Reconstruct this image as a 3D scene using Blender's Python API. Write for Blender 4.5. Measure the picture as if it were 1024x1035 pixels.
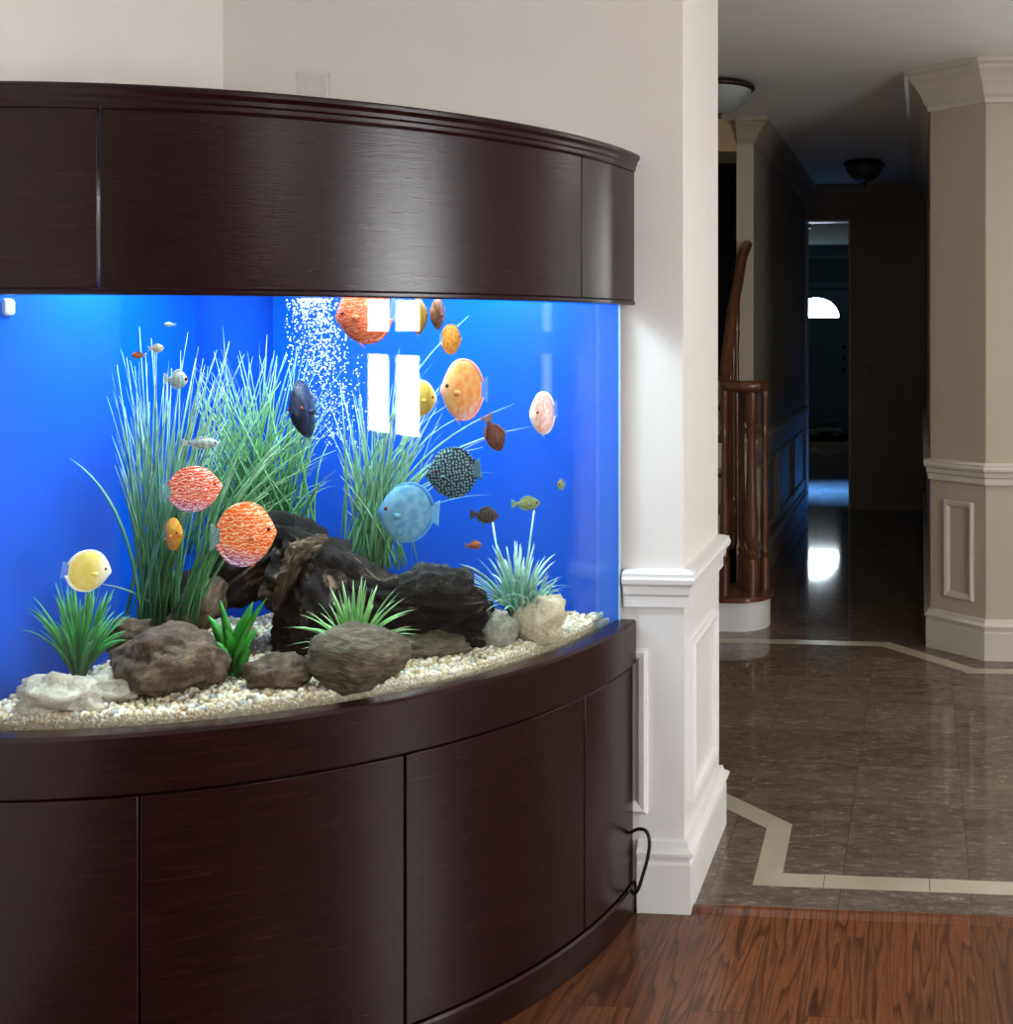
import bpy, bmesh, math, random
from mathutils import Vector, Matrix, noise

scene = bpy.context.scene
for o in list(bpy.data.objects):
    bpy.data.objects.remove(o)
COL = scene.collection
PI = math.pi

# ------------------------------------------------------------------ camera, light, exposure
FPX, PX, PY, HC = 1200.0, 830.0, 335.0, 1.5          # focal length and principal point in pixels, eye height
TH = math.atan(100 / 1200)
FW = Vector((-math.sin(TH), math.cos(TH), 0))
RT = Vector((math.cos(TH), math.sin(TH), 0))
cd = bpy.data.cameras.new('camera')
cd.sensor_fit = 'HORIZONTAL'
cd.sensor_width = 36
cd.lens = 36 * FPX / 1024
cd.shift_x = -(PX - 512) / 1024
cd.shift_y = -(517.5 - PY) / 1024
cd.clip_start = 0.05
cam = bpy.data.objects.new('camera', cd)
cam.location = (0, 0, HC)
cam.rotation_euler = (PI / 2, 0, TH)
COL.objects.link(cam)
scene.camera = cam

scene.view_settings.view_transform = 'Standard'
scene.view_settings.look = 'None'
scene.view_settings.exposure = 0.0
scene.view_settings.gamma = 1.0
scene.view_settings.use_curve_mapping = False

world = bpy.data.worlds.new('world')
scene.world = world
world.use_nodes = True
world.node_tree.nodes['Background'].inputs[0].default_value = (0.55, 0.7, 1.0, 1)
world.node_tree.nodes['Background'].inputs[1].default_value = 0.3

WIN = 33.0            # radiance of the daylight behind the living room window
KIT = 14.0             # kitchen windows
FOY = 34.0            # front door light


def area_light(name, loc, size, power, col, rot=(0, 0, 0), size_y=None, spread=PI):
    l = bpy.data.lights.new(name, 'AREA')
    l.energy = power
    l.color = col
    l.size = size
    l.spread = spread
    if size_y:
        l.shape = 'RECTANGLE'
        l.size_y = size_y
    o = bpy.data.objects.new(name, l)
    o.location = loc
    o.rotation_euler = rot
    COL.objects.link(o)
    return o


# lamps over the tank (inside the hood, shining down) and fill lights added for the living room and kitchen
TL = (0.93, 0.98, 1.0)
area_light('tank_light_left', (-1.69, 2.47, 1.80), 0.14, 12, TL)
area_light('tank_light_right', (-1.06, 2.88, 1.80), 0.14, 10, TL)
area_light('tank_light_middle', (-1.24, 2.56, 1.80), 0.5, 13, TL, (0, 0, -PI / 4), 0.10)
area_light('room_fill_light', (0.9, -1.0, 2.64), 0.5, 34, (1.0, 0.97, 0.93))  # unseen lamp added to fill the living room
area_light('kitchen_fill_light', (2.0, 4.4, 2.64), 0.4, 26, (1.0, 0.95, 0.86))  # unseen lamp added to brighten the kitchen
area_light('foyer_light', (-2.50, 11.1, 1.5), 0.3, 80, (0.07, 0.30, 1.0), (0, -math.radians(47), 0), 0.3, math.radians(44))

# ------------------------------------------------------------------ pixel helpers (pixel + depth -> place)


def P(px, py, d):
    v = FW * d + RT * ((px - PX) / FPX * d)
    return Vector((v.x, v.y, HC - (py - PY) / FPX * d))


def G(px, py, z):                                     # where the sight line meets height z
    return P(px, py, (HC - z) * FPX / (py - PY))


# ------------------------------------------------------------------ materials
MATS = {}


class NT:
    def __init__(self, name):
        self.m = bpy.data.materials.new(name)
        self.m.use_nodes = True
        self.t = self.m.node_tree
        self.b = self.t.nodes['Principled BSDF']
        self.out = self.t.nodes['Material Output']
        MATS[name] = self.m

    def n(self, typ, **kw):
        nd = self.t.nodes.new('ShaderNode' + typ)
        for k, v in kw.items():
            if k.startswith('i_'):
                nd.inputs[k[2:].replace('_', ' ')].default_value = v
            else:
                setattr(nd, k, v)
        return nd

    def l(self, a, b):
        self.t.links.new(a, b)

    def coord(self, kind='Object', scale=(1, 1, 1), rot=(0, 0, 0), loc=(0, 0, 0)):
        c = self.n('TexCoord')
        mp = self.n('Mapping')
        mp.inputs['Scale'].default_value = scale
        mp.inputs['Rotation'].default_value = rot
        mp.inputs['Location'].default_value = loc
        self.l(c.outputs[kind], mp.inputs[0])
        return mp.outputs[0]

    def ramp(self, fac, stops, interp='LINEAR'):
        r = self.n('ValToRGB')
        r.color_ramp.interpolation = interp
        e = r.color_ramp.elements
        while len(e) < len(stops):
            e.new(0.5)
        for k, (p, c) in enumerate(stops):
            e[k].position = p
            e[k].color = c if len(c) == 4 else (*c, 1)
        self.l(fac, r.inputs[0])
        return r.outputs[0]

    def mix(self, fac, a, b, typ='MIX'):
        x = self.n('MixRGB', blend_type=typ)
        for inp, v in ((x.inputs[0], fac), (x.inputs[1], a), (x.inputs[2], b)):
            if hasattr(v, 'links'):
                self.l(v, inp)
            elif isinstance(v, (int, float)):
                inp.default_value = v
            else:
                inp.default_value = (*v, 1) if len(v) == 3 else v
        return x.outputs[0]

    def bump(self, h, strength=0.3, dist=0.01):
        b = self.n('Bump')
        b.inputs['Strength'].default_value = strength
        b.inputs['Distance'].default_value = dist
        self.l(h, b.inputs['Height'])
        self.l(b.outputs[0], self.b.inputs['Normal'])

    def base(self, c):
        if hasattr(c, 'links'):
            self.l(c, self.b.inputs['Base Color'])
        else:
            self.b.inputs['Base Color'].default_value = (*c, 1)

    def set(self, **kw):
        for k, v in kw.items():
            self.b.inputs[k.replace('_', ' ')].default_value = v


def plain(name, col, rough=0.5, metal=0.0, var=0.06, scale=8.0, coat=0.0, spec=None):
    m = NT(name)
    v = m.coord('Object')
    no = m.n('TexNoise', i_Scale=scale, i_Detail=4.0)
    m.l(v, no.inputs['Vector'])
    a = tuple(c * (1 - var) for c in col)
    b = tuple(min(1, c * (1 + var)) for c in col)
    m.base(m.ramp(no.outputs['Fac'], [(0.3, a), (0.7, b)]))
    m.set(Roughness=rough, Metallic=metal, Coat_Weight=coat)
    if spec is not None:
        m.b.inputs['Specular IOR Level'].default_value = spec
    return m.m


def emit(name, col, strength):
    m = NT(name)
    m.base((0, 0, 0))
    m.b.inputs['Emission Color'].default_value = (*col, 1)
    m.b.inputs['Emission Strength'].default_value = strength
    return m.m


M = {}
M['wall'] = plain('wall_paint', (0.73, 0.685, 0.64), 0.5, var=0.015)
M['kitchen_wall'] = plain('kitchen_wall_paint', (0.52, 0.45, 0.34), 0.45, var=0.015)
M['hall_wall'] = plain('dimmed_hall_wall_paint', (0.34, 0.29, 0.22), 0.42, var=0.02)  # kitchen wall colour darkened, the hall's dimness put into the paint
M['trim'] = plain('white_trim_paint', (0.76, 0.74, 0.72), 0.35, var=0.015)
M['cream_trim'] = plain('cream_trim_paint', (0.66, 0.61, 0.52), 0.38, var=0.015)
M['hall_trim'] = plain('dimmed_hall_trim_paint', (0.40, 0.34, 0.26), 0.45, var=0.02)  # trim colour darkened to carry the shade of the hall
M['ceiling'] = plain('ceiling_paint', (0.84, 0.825, 0.81), 0.7, var=0.01)
M['foyer_wall'] = plain('dimmed_foyer_paint', (0.10, 0.135, 0.135), 0.9, var=0.02, spec=0.05)  # darkened paint carries the dimness of the foyer
M['door_dim'] = plain('dimmed_door_paint', (0.16, 0.22, 0.24), 0.4, var=0.02)  # door colour darkened, foyer shade put into it
M['black'] = plain('black_rubber', (0.012, 0.012, 0.013), 0.45)
M['bronze'] = plain('dark_bronze', (0.035, 0.025, 0.02), 0.35, metal=0.7)
M['cloth_and_gloom'] = plain('dark_cloth_and_gloom', (0.012, 0.012, 0.014), 0.9)
M['hood_inside'] = plain('hood_lining', (0.55, 0.55, 0.55), 0.6)
M['silicone'] = plain('pale_silicone', (0.45, 0.65, 0.72), 0.35)
M['plastic_grey'] = plain('grey_plastic', (0.55, 0.66, 0.66), 0.4)
M['day'] = emit('daylight_pane', (0.95, 0.98, 1.0), WIN)
M['day_kitchen'] = emit('kitchen_daylight_pane', (0.93, 0.98, 1.0), KIT)
M['day_shade'] = emit('shaded_daylight_pane', (0.80, 0.95, 1.0), KIT * 0.35)
M['day_foyer'] = emit('front_door_daylight', (0.80, 0.92, 1.0), FOY)
M['fill_lamp_glow'] = emit('fill_lamp_glow', (1, 0.96, 0.9), 6)
M['tube_glow'] = emit('aquarium_lamp_glow', (0.93, 0.98, 1.0), 6)
M['frost'] = plain('alabaster_glass', (0.30, 0.32, 0.31), 0.3, var=0.15, scale=20)


def mahogany():
    m = NT('dark_mahogany')
    v = m.coord('UV', (3.2, 34, 1))
    n1 = m.n('TexNoise', i_Scale=3.0, i_Detail=6.0, i_Roughness=0.6, i_Distortion=0.4)
    m.l(v, n1.inputs['Vector'])
    v2 = m.coord('UV', (14, 190, 1))
    n2 = m.n('TexNoise', i_Scale=3.0, i_Detail=3.0)
    m.l(v2, n2.inputs['Vector'])
    c = m.ramp(n1.outputs['Fac'], [(0.32, (0.008, 0.0010, 0.0014)), (0.55, (0.019, 0.0026, 0.0036)), (0.75, (0.032, 0.0052, 0.0066))])
    c2 = m.mix(m.ramp(n2.outputs['Fac'], [(0.35, (1, 1, 1)), (0.5, (0, 0, 0))]), c, (0.008, 0.0025, 0.003))
    m.base(c2)
    hgt = m.mix(0.5, n1.outputs['Fac'], n2.outputs['Fac'])
    m.bump(hgt, 0.2, 0.003)
    m.set(Roughness=0.26)
    m.b.inputs['Specular IOR Level'].default_value = 0.38
    return m.m


def oak_floor():
    m = NT('stained_oak_floor')
    vb = m.coord('Object', (1, 1, 1), (0, 0, PI / 2))
    br = m.n('TexBrick', offset=0.37, squash=1.0)
    br.inputs['Scale'].default_value = 1.0
    br.inputs['Brick Width'].default_value = 7.0
    br.inputs['Row Height'].default_value = 0.127
    br.inputs['Mortar Size'].default_value = 0.0012
    br.inputs['Color1'].default_value = (0.0, 0.0, 0.0, 1)
    br.inputs['Color2'].default_value = (1, 1, 1, 1)
    m.l(vb, br.inputs['Vector'])
    # shift the grain plank by plank
    c = m.n('TexCoord')
    add = m.n('VectorMath', operation='MULTIPLY_ADD')
    m.l(br.outputs['Color'], add.inputs[0])
    add.inputs[1].default_value = (0.7, 5.3, 0)
    m.l(c.outputs['Object'], add.inputs[2])
    mp = m.n('Mapping')
    mp.inputs['Scale'].default_value = (8.5, 0.6, 1)
    m.l(add.outputs[0], mp.inputs[0])
    n0 = m.n('TexNoise', i_Scale=1.2, i_Detail=2.0, i_Roughness=0.5, i_Distortion=0.3)
    m.l(mp.outputs[0], n0.inputs['Vector'])
    # cathedral rings = contour lines of a stretched noise
    mul = m.n('Math', operation='MULTIPLY')
    mul.inputs[1].default_value = 15.0
    m.l(n0.outputs['Fac'], mul.inputs[0])
    fr = m.n('Math', operation='FRACT')
    m.l(mul.outputs[0], fr.inputs[0])
    mp2 = m.n('Mapping')
    mp2.inputs['Scale'].default_value = (260, 7, 1)
    m.l(add.outputs[0], mp2.inputs[0])
    n2 = m.n('TexNoise', i_Scale=1.0, i_Detail=3.0)
    m.l(mp2.outputs[0], n2.inputs['Vector'])
    plank = m.ramp(br.outputs['Color'], [(0, (0.115, 0.038, 0.013)), (0.5, (0.148, 0.050, 0.0175)), (1, (0.18, 0.062, 0.022))])
    ring = m.ramp(fr.outputs[0], [(0.0, (0.26, 0.20, 0.17)), (0.12, (0.50, 0.44, 0.40)), (0.34, (0.92, 0.92, 0.92)), (0.92, (1.08, 1.08, 1.08)), (1.0, (0.26, 0.20, 0.17))])
    col = m.mix(0.85, plank, ring, 'MULTIPLY')
    col = m.mix(m.ramp(n2.outputs['Fac'], [(0.38, (0.55, 0.55, 0.55)), (0.52, (0, 0, 0))]), col, (0.03, 0.010, 0.006))
    col = m.mix(br.outputs['Fac'], col, (0.05, 0.018, 0.009))
    m.base(col)
    m.set(Roughness=0.30, Coat_Weight=0.12, Coat_Roughness=0.18)
    m.bump(n2.outputs['Fac'], 0.05, 0.002)
    return m.m


def stair_wood():
    m = NT('honey_oak')
    v = m.coord('Object', (40, 40, 3))
    n1 = m.n('TexNoise', i_Scale=1.0, i_Detail=4.0)
    m.l(v, n1.inputs['Vector'])
    m.base(m.ramp(n1.outputs['Fac'], [(0.3, (0.07, 0.022, 0.009)), (0.7, (0.17, 0.056, 0.020))]))
    m.set(Roughness=0.3, Coat_Weight=0.3)
    return m.m


def marble():
    m = NT('brown_marble_tile')
    v = m.coord('Object', (1, 1, 1), (0, 0, 0), (0.2125, -3.06, 0))
    br = m.n('TexBrick', offset=0.0, squash=1.0)
    br.inputs['Scale'].default_value = 1.0
    br.inputs['Brick Width'].default_value = 0.3475
    br.inputs['Row Height'].default_value = 0.3475
    br.inputs['Mortar Size'].default_value = 0.0011
    br.inputs['Color1'].default_value = (0, 0, 0, 1)
    br.inputs['Color2'].default_value = (1, 1, 1, 1)
    m.l(v, br.inputs['Vector'])
    c = m.n('TexCoord')
    add = m.n('VectorMath', operation='MULTIPLY_ADD')
    m.l(br.outputs['Color'], add.inputs[0])
    add.inputs[1].default_value = (3.3, 7.7, 2.0)
    m.l(c.outputs['Object'], add.inputs[2])
    mp = m.n('Mapping')
    mp.inputs['Scale'].default_value = (0.8, 2.2, 1)
    m.l(add.outputs[0], mp.inputs[0])
    n1 = m.n('TexNoise', i_Scale=7.0, i_Detail=8.0, i_Roughness=0.72, i_Distortion=1.0)
    m.l(mp.outputs[0], n1.inputs['Vector'])
    n2 = m.n('TexNoise', i_Scale=26.0, i_Detail=7.0, i_Roughness=0.8, i_Distortion=0.5)
    m.l(mp.outputs[0], n2.inputs['Vector'])
    base = m.ramp(n1.outputs['Fac'], [(0.30, (0.090, 0.060, 0.043)), (0.52, (0.138, 0.096, 0.071)), (0.72, (0.195, 0.142, 0.108))])
    vein = m.ramp(n2.outputs['Fac'], [(0.53, (0, 0, 0)), (0.68, (0.85, 0.85, 0.85)), (0.8, (0.5, 0.5, 0.5))])
    col = m.mix(vein, base, (0.36, 0.29, 0.23))
    var = m.ramp(br.outputs['Color'], [(0, (0.82, 0.82, 0.82)), (1, (1.12, 1.1, 1.08))])
    col = m.mix(1.0, col, var, 'MULTIPLY')
    col = m.mix(m.ramp(br.outputs['Fac'], [(0, (0, 0, 0)), (1, (0.55,) * 3)]), col, (0.03, 0.024, 0.02))
    m.base(col)
    m.set(Roughness=0.06)
    m.b.inputs['Specular IOR Level'].default_value = 0.38
    return m.m


def cream_tile():
    m = NT('cream_border_tile')
    v = m.coord('Object')
    n1 = m.n('TexNoise', i_Scale=6.0, i_Detail=6.0)
    m.l(v, n1.inputs['Vector'])
    m.base(m.ramp(n1.outputs['Fac'], [(0.3, (0.36, 0.30, 0.22)), (0.7, (0.45, 0.39, 0.30))]))
    m.set(Roughness=0.2)
    return m.m


def glass_thin(name, tint=(1, 1, 1), refl=1.0, milk=0.0, milk_col=(0.2, 0.5, 0.9)):
    """Clear pane: straight-through transmission plus Fresnel reflection, a trace of milkiness where asked."""
    m = NT(name)
    tr = m.n('BsdfTransparent')
    tr.inputs[0].default_value = (*tint, 1)
    gl = m.n('BsdfGlossy')
    gl.inputs['Roughness'].default_value = 0.0
    fr = m.n('Fresnel')
    fr.inputs['IOR'].default_value = 1.45
    ge = m.n('NewGeometry')                          # same reflectance from either side of the pane
    io = m.n('MapRange')
    io.inputs['To Min'].default_value = 1.45
    io.inputs['To Max'].default_value = 1 / 1.45
    m.l(ge.outputs['Backfacing'], io.inputs['Value'])
    m.l(io.outputs[0], fr.inputs['IOR'])
    mu = m.n('Math', operation='MULTIPLY')
    mu.inputs[1].default_value = refl
    m.l(fr.outputs[0], mu.inputs[0])
    mx = m.n('MixShader')
    m.l(mu.outputs[0], mx.inputs[0])
    m.l(tr.outputs[0], mx.inputs[1])
    m.l(gl.outputs[0], mx.inputs[2])
    last = mx.outputs[0]
    if milk:
        df = m.n('BsdfDiffuse')
        df.inputs[0].default_value = (*milk_col, 1)
        m2 = m.n('MixShader')
        m2.inputs[0].default_value = milk
        m.l(last, m2.inputs[1])
        m.l(df.outputs[0], m2.inputs[2])
        last = m2.outputs[0]
    m.l(last, m.out.inputs[0])
    return m.m


def rock_mat(name, dark, mid, light, scale=14, bump=0.6, grain=(1, 1, 1), stops=(0.32, 0.5, 0.68), rough=0.85):
    m = NT(name)
    v = m.coord('Object', grain)
    n1 = m.n('TexNoise', i_Scale=scale, i_Detail=9.0, i_Roughness=0.68, i_Distortion=0.6)
    m.l(v, n1.inputs['Vector'])
    n2 = m.n('TexNoise', i_Scale=scale * 6, i_Detail=5.0, i_Roughness=0.7)
    m.l(v, n2.inputs['Vector'])
    f = m.mix(0.35, n1.outputs['Fac'], n2.outputs['Fac'])
    m.base(m.ramp(f, [(stops[0], dark), (stops[1], mid), (stops[2], light)]))
    m.bump(f, bump, 0.02)
    m.set(Roughness=rough)
    return m.m


def wood_mat(name, dark, mid, light, stops):
    m = NT(name)
    v = m.coord('UV', (16, 5, 1))
    n1 = m.n('TexNoise', i_Scale=1.6, i_Detail=8.0, i_Roughness=0.7, i_Distortion=0.8)
    m.l(v, n1.inputs['Vector'])
    vo = m.coord('Object')
    n2 = m.n('TexNoise', i_Scale=13.0, i_Detail=5.0, i_Roughness=0.6)
    m.l(vo, n2.inputs['Vector'])
    f = m.mix(0.5, n1.outputs['Fac'], n2.outputs['Fac'])
    m.base(m.ramp(f, [(stops[0], dark), (stops[1], mid), (stops[2], light)]))
    m.bump(n1.outputs['Fac'], 1.0, 0.02)
    m.set(Roughness=0.8)
    m.b.inputs['Specular IOR Level'].default_value = 0.25
    return m.m


def leaf_mat(name, c0, c1, c2=None):
    m = NT(name)
    g = m.n('TexCoord')
    sep = m.n('SeparateXYZ')
    m.l(g.outputs['UV'], sep.inputs[0])
    no = m.n('TexNoise', i_Scale=30.0, i_Detail=2.0)
    m.l(g.outputs['Object'], no.inputs['Vector'])
    a = m.ramp(sep.outputs['Y'], [(0.0, c0), (0.55, c1), (1.0, c2 or c1)])
    m.base(m.mix(m.ramp(no.outputs['Fac'], [(0.35, (0.45,) * 3), (0.65, (0, 0, 0))]), a, tuple(x * 0.5 for x in c0)))
    m.set(Roughness=0.45)
    m.b.inputs['Subsurface Weight'].default_value = 0.0
    return m.m


def random_mat(name, stops, rough=0.6):
    """one colour per mesh island"""
    m = NT(name)
    g = m.n('NewGeometry')
    m.base(m.ramp(g.outputs['Random Per Island'], stops, 'CONSTANT'))
    m.set(Roughness=rough)
    return m.m


M['mahogany'] = mahogany()
M['oak'] = oak_floor()
M['stair_wood'] = stair_wood()
M['marble'] = marble()
M['cream_tile'] = cream_tile()
M['glass'] = glass_thin('aquarium_glass', (0.985, 0.995, 1.0), 0.62)
M['end_glass'] = glass_thin('aquarium_end_glass', (0.92, 0.97, 1.0), 0.5, 0.08, (0.2, 0.5, 0.9))
M['cup_glass'] = glass_thin('drinking_glass', (0.993, 0.995, 0.995), 0.8)
M['water'] = glass_thin('water_surface', (0.9, 0.97, 1.0), 1.0)
M['backdrop'] = plain('blue_backdrop', (0.0, 0.070, 0.50), 0.6, var=0.02, scale=3, spec=0.05)
M['overflow'] = plain('blue_overflow_box', (0.0, 0.046, 0.38), 0.6, var=0.02, scale=3, spec=0.05)
M['limestone'] = rock_mat('pale_limestone', (0.20, 0.17, 0.11), (0.48, 0.44, 0.33), (0.72, 0.68, 0.56), 16)
M['tan_stone'] = rock_mat('tan_stone', (0.22, 0.18, 0.10), (0.52, 0.46, 0.30), (0.72, 0.66, 0.48), 20)
M['brown_stone'] = rock_mat('brown_stone', (0.018, 0.011, 0.006), (0.085, 0.055, 0.030), (0.24, 0.17, 0.10), 10, 0.8, stops=(0.36, 0.5, 0.66))
M['layered_stone'] = rock_mat('layered_stone', (0.020, 0.016, 0.009), (0.105, 0.085, 0.048), (0.27, 0.225, 0.14), 9, 0.9, (1, 1, 4))
M['driftwood'] = wood_mat('dark_driftwood', (0.003, 0.0025, 0.002), (0.012, 0.008, 0.006), (0.24, 0.16, 0.10), (0.42, 0.54, 0.63))
M['bark'] = wood_mat('tan_bark', (0.012, 0.008, 0.005), (0.12, 0.08, 0.045), (0.36, 0.27, 0.17), (0.36, 0.50, 0.66))
M['moss'] = rock_mat('mossy_lump', (0.003, 0.0035, 0.0035), (0.018, 0.02, 0.018), (0.13, 0.145, 0.12), 60, 1.0)
M['gravel'] = random_mat('river_gravel', [(0.0, (0.66, 0.60, 0.42)), (0.22, (0.58, 0.46, 0.25)), (0.36, (0.74, 0.70, 0.56)), (0.56, (0.42, 0.30, 0.15)), (0.66, (0.66, 0.60, 0.42)), (0.82, (0.34, 0.36, 0.32)), (0.90, (0.50, 0.40, 0.22))])
M['gravel_bed'] = rock_mat('gravel_bed', (0.20, 0.15, 0.08), (0.42, 0.36, 0.22), (0.60, 0.55, 0.40), 90)
M['bubble'] = plain('air_bubble', (0.85, 0.95, 1.0), 0.15)
M['grass_blue'] = leaf_mat('blue_green_grass', (0.06, 0.22, 0.05), (0.19, 0.45, 0.25), (0.42, 0.66, 0.50))
M['grass_green'] = leaf_mat('mid_green_grass', (0.045, 0.19, 0.04), (0.15, 0.42, 0.15), (0.36, 0.64, 0.38))
M['grass_dark'] = leaf_mat('spiky_green_leaf', (0.012, 0.10, 0.012), (0.03, 0.34, 0.045), (0.14, 0.55, 0.20))
M['leaf_bright'] = leaf_mat('bright_green_leaf', (0.01, 0.10, 0.01), (0.02, 0.30, 0.015), (0.04, 0.40, 0.03))
M['leaf_lime'] = leaf_mat('lime_leaf', (0.05, 0.22, 0.03), (0.20, 0.52, 0.12), (0.48, 0.74, 0.38))
M['leaf_aqua'] = leaf_mat('pale_aqua_leaf', (0.08, 0.26, 0.16), (0.28, 0.58, 0.44), (0.62, 0.84, 0.72))

# ------------------------------------------------------------------ mesh helpers


class MB:
    def __init__(self):
        self.v, self.f, self.uv, self.mi, self.sm = [], [], [], [], []

    def add(self, verts, faces, uvs=None, mi=0, smooth=False):
        o = len(self.v)
        self.v += [tuple(x) for x in verts]
        for k, fc in enumerate(faces):
            self.f.append([o + i for i in fc])
            self.uv.append([uvs[i] for i in fc] if uvs else [(0, 0)] * len(fc))
            self.mi.append(mi)
            self.sm.append(smooth)

    def box(self, x0, x1, y0, y1, z0, z1, mi=0):
        v = [(x, y, z) for z in (z0, z1) for y in (y0, y1) for x in (x0, x1)]
        self.add(v, [(0, 2, 3, 1), (4, 5, 7, 6), (0, 1, 5, 4), (2, 6, 7, 3), (0, 4, 6, 2), (1, 3, 7, 5)], None, mi)

    def prism(self, pts, z0, z1, mi=0):
        n = len(pts)
        v = [(p[0], p[1], z0) for p in pts] + [(p[0], p[1], z1) for p in pts]
        f = [tuple(range(n - 1, -1, -1)), tuple(range(n, 2 * n))]
        f += [(i, (i + 1) % n, n + (i + 1) % n, n + i) for i in range(n)]
        self.add(v, f, None, mi)

    def grid(self, rows, closed_u=False, closed_v=False, cap=False, smooth=True, uvs=None, mi=0):
        """rows: list of equally long lists of points"""
        nr, nc = len(rows), len(rows[0])
        v = [p for r in rows for p in r]
        uv = uvs or [(j / max(1, nc - 1), i / max(1, nr - 1)) for i in range(nr) for j in range(nc)]
        f = []
        for i in range(nr if closed_u else nr - 1):
            for j in range(nc if closed_v else nc - 1):
                a, b = i * nc + j, i * nc + (j + 1) % nc
                c, d = ((i + 1) % nr) * nc + (j + 1) % nc, ((i + 1) % nr) * nc + j
                f.append((a, b, c, d))
        if cap and closed_v:
            f.append(tuple(range(nc - 1, -1, -1)))
            f.append(tuple((nr - 1) * nc + j for j in range(nc)))
        self.add(v, f, uv, mi, smooth)

    def tube(self, pts, rad, seg=10, mi=0, cap=True):
        pts = [Vector(p) for p in pts]
        rs = rad if isinstance(rad, (list, tuple)) else [rad] * len(pts)
        rows = []
        up = Vector((0, 0, 1))
        prev = None
        for i, p in enumerate(pts):
            t = (pts[min(i + 1, len(pts) - 1)] - pts[max(i - 1, 0)]).normalized()
            if prev is None:
                a = up if abs(t.dot(up)) < 0.95 else Vector((1, 0, 0))
                s = t.cross(a).normalized()
            else:
                s = (prev - t * prev.dot(t)).normalized()
            prev = s
            w = t.cross(s)
            rows.append([p + (s * math.cos(2 * PI * k / seg) + w * math.sin(2 * PI * k / seg)) * rs[i] for k in range(seg)])
        self.grid(rows, closed_v=True, cap=cap, mi=mi)

    def lathe(self, prof, c=(0, 0, 0), seg=24, mi=0, cap=True):
        rows = [[(c[0] + r * math.cos(2 * PI * k / seg), c[1] + r * math.sin(2 * PI * k / seg), c[2] + z) for k in range(seg)] for r, z in prof]
        self.grid(rows, closed_v=True, cap=cap, mi=mi)

    def build(self, name, mat, parent=None, bevel=0.0, recalc=True):
        me = bpy.data.meshes.new(name)
        me.from_pydata(self.v, [], self.f)
        ul = me.uv_layers.new(name='UVMap')
        k = 0
        data = [0.0] * (2 * len(me.loops))
        for pl, u in zip(me.polygons, self.uv):
            for q in u:
                data[2 * k] = q[0]
                data[2 * k + 1] = q[1]
                k += 1
        ul.data.foreach_set('uv', data)
        me.polygons.foreach_set('material_index', self.mi)
        me.polygons.foreach_set('use_smooth', self.sm)
        if recalc:
            bm = bmesh.new()
            bm.from_mesh(me)
            bmesh.ops.recalc_face_normals(bm, faces=bm.faces)
            bm.to_mesh(me)
            bm.free()
        me.update()
        o = bpy.data.objects.new(name, me)
        for mt in (mat if isinstance(mat, (list, tuple)) else [mat]):
            me.materials.append(mt)
        COL.objects.link(o)
        if parent is not None:
            o.parent = parent
        if bevel:
            b = o.modifiers.new('bevel', 'BEVEL')
            b.width = bevel
            b.segments = 2
            b.limit_method = 'ANGLE'
            b.angle_limit = math.radians(50)
        return o


def thing(name, label, cat, loc=(0, 0, 0), rotz=0.0, group=None):
    o = bpy.data.objects.new(name, None)
    o.empty_display_size = 0.05
    o.location = loc
    o.rotation_euler = (0, 0, rotz)
    COL.objects.link(o)
    o['label'] = label
    o['category'] = cat
    if group:
        o['group'] = group
    return o


def tag(o, label, cat, group=None, kind=None):
    o['label'] = label
    o['category'] = cat
    if group:
        o['group'] = group
    if kind:
        o['kind'] = kind
    return o


def struct(o, label=None, cat=None):
    o['kind'] = 'structure'
    if label:
        o['label'] = label
        o['category'] = cat
    return o


def sweep(path, prof, mb=None, closed=False):
    """moulding: profile (out, z) swept along a plan path, 'out' to the right of travel, mitred corners"""
    mb = mb or MB()
    n = len(path)
    pts = [Vector((p[0], p[1], 0)) for p in path]
    rows = []
    for i in range(n):
        ds = []
        if i > 0 or closed:
            ds.append((pts[i] - pts[i - 1]).normalized())
        if i < n - 1 or closed:
            ds.append((pts[(i + 1) % n] - pts[i]).normalized())
        ns = [Vector((d.y, -d.x, 0)) for d in ds]
        m = ns[0] if len(ns) == 1 else (ns[0] + ns[1]) / (1 + ns[0].dot(ns[1]))
        rows.append([pts[i] + m * o + Vector((0, 0, z)) for o, z in prof])
    mb.grid(rows, closed_u=closed, closed_v=True, cap=not closed, smooth=False)
    return mb


def flip_path(prof, z):                                # profile helper: mirror upside down
    return [(o, z - h) for o, h in prof]


def frame_on_wall(o, u, w, h, prof, mb=None):
    """picture-frame moulding on a wall. o = lower corner, u = direction along the wall, normal = u x -z"""
    mb = mb or MB()
    o, u = Vector(o), Vector(u).normalized()
    nrm = Vector((u.y, -u.x, 0))
    z = Vector((0, 0, 1))
    cor = [(0, 0, 1, 1), (w, 0, -1, 1), (w, h, -1, -1), (0, h, 1, -1)]
    rows = [[o + u * (a + sa * i) + z * (b + sb * i) + nrm * t for i, t in prof] for a, b, sa, sb in cor]
    mb.grid(rows, closed_u=True, closed_v=True, smooth=False)
    return mb


# ------------------------------------------------------------------ the room
CEIL = 2.73
YB = 3.035                                            # plane of the wall behind the tank
XL = -1.86                                            # plane of the wall on the left
XC = -0.61                                            # end face of the wall
YE = 3.56
XR = 3.0                                              # wall with the windows, on the right
HX = -0.965                                            # hall, left wall
HR = 0.05                                             # hall, right wall

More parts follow.
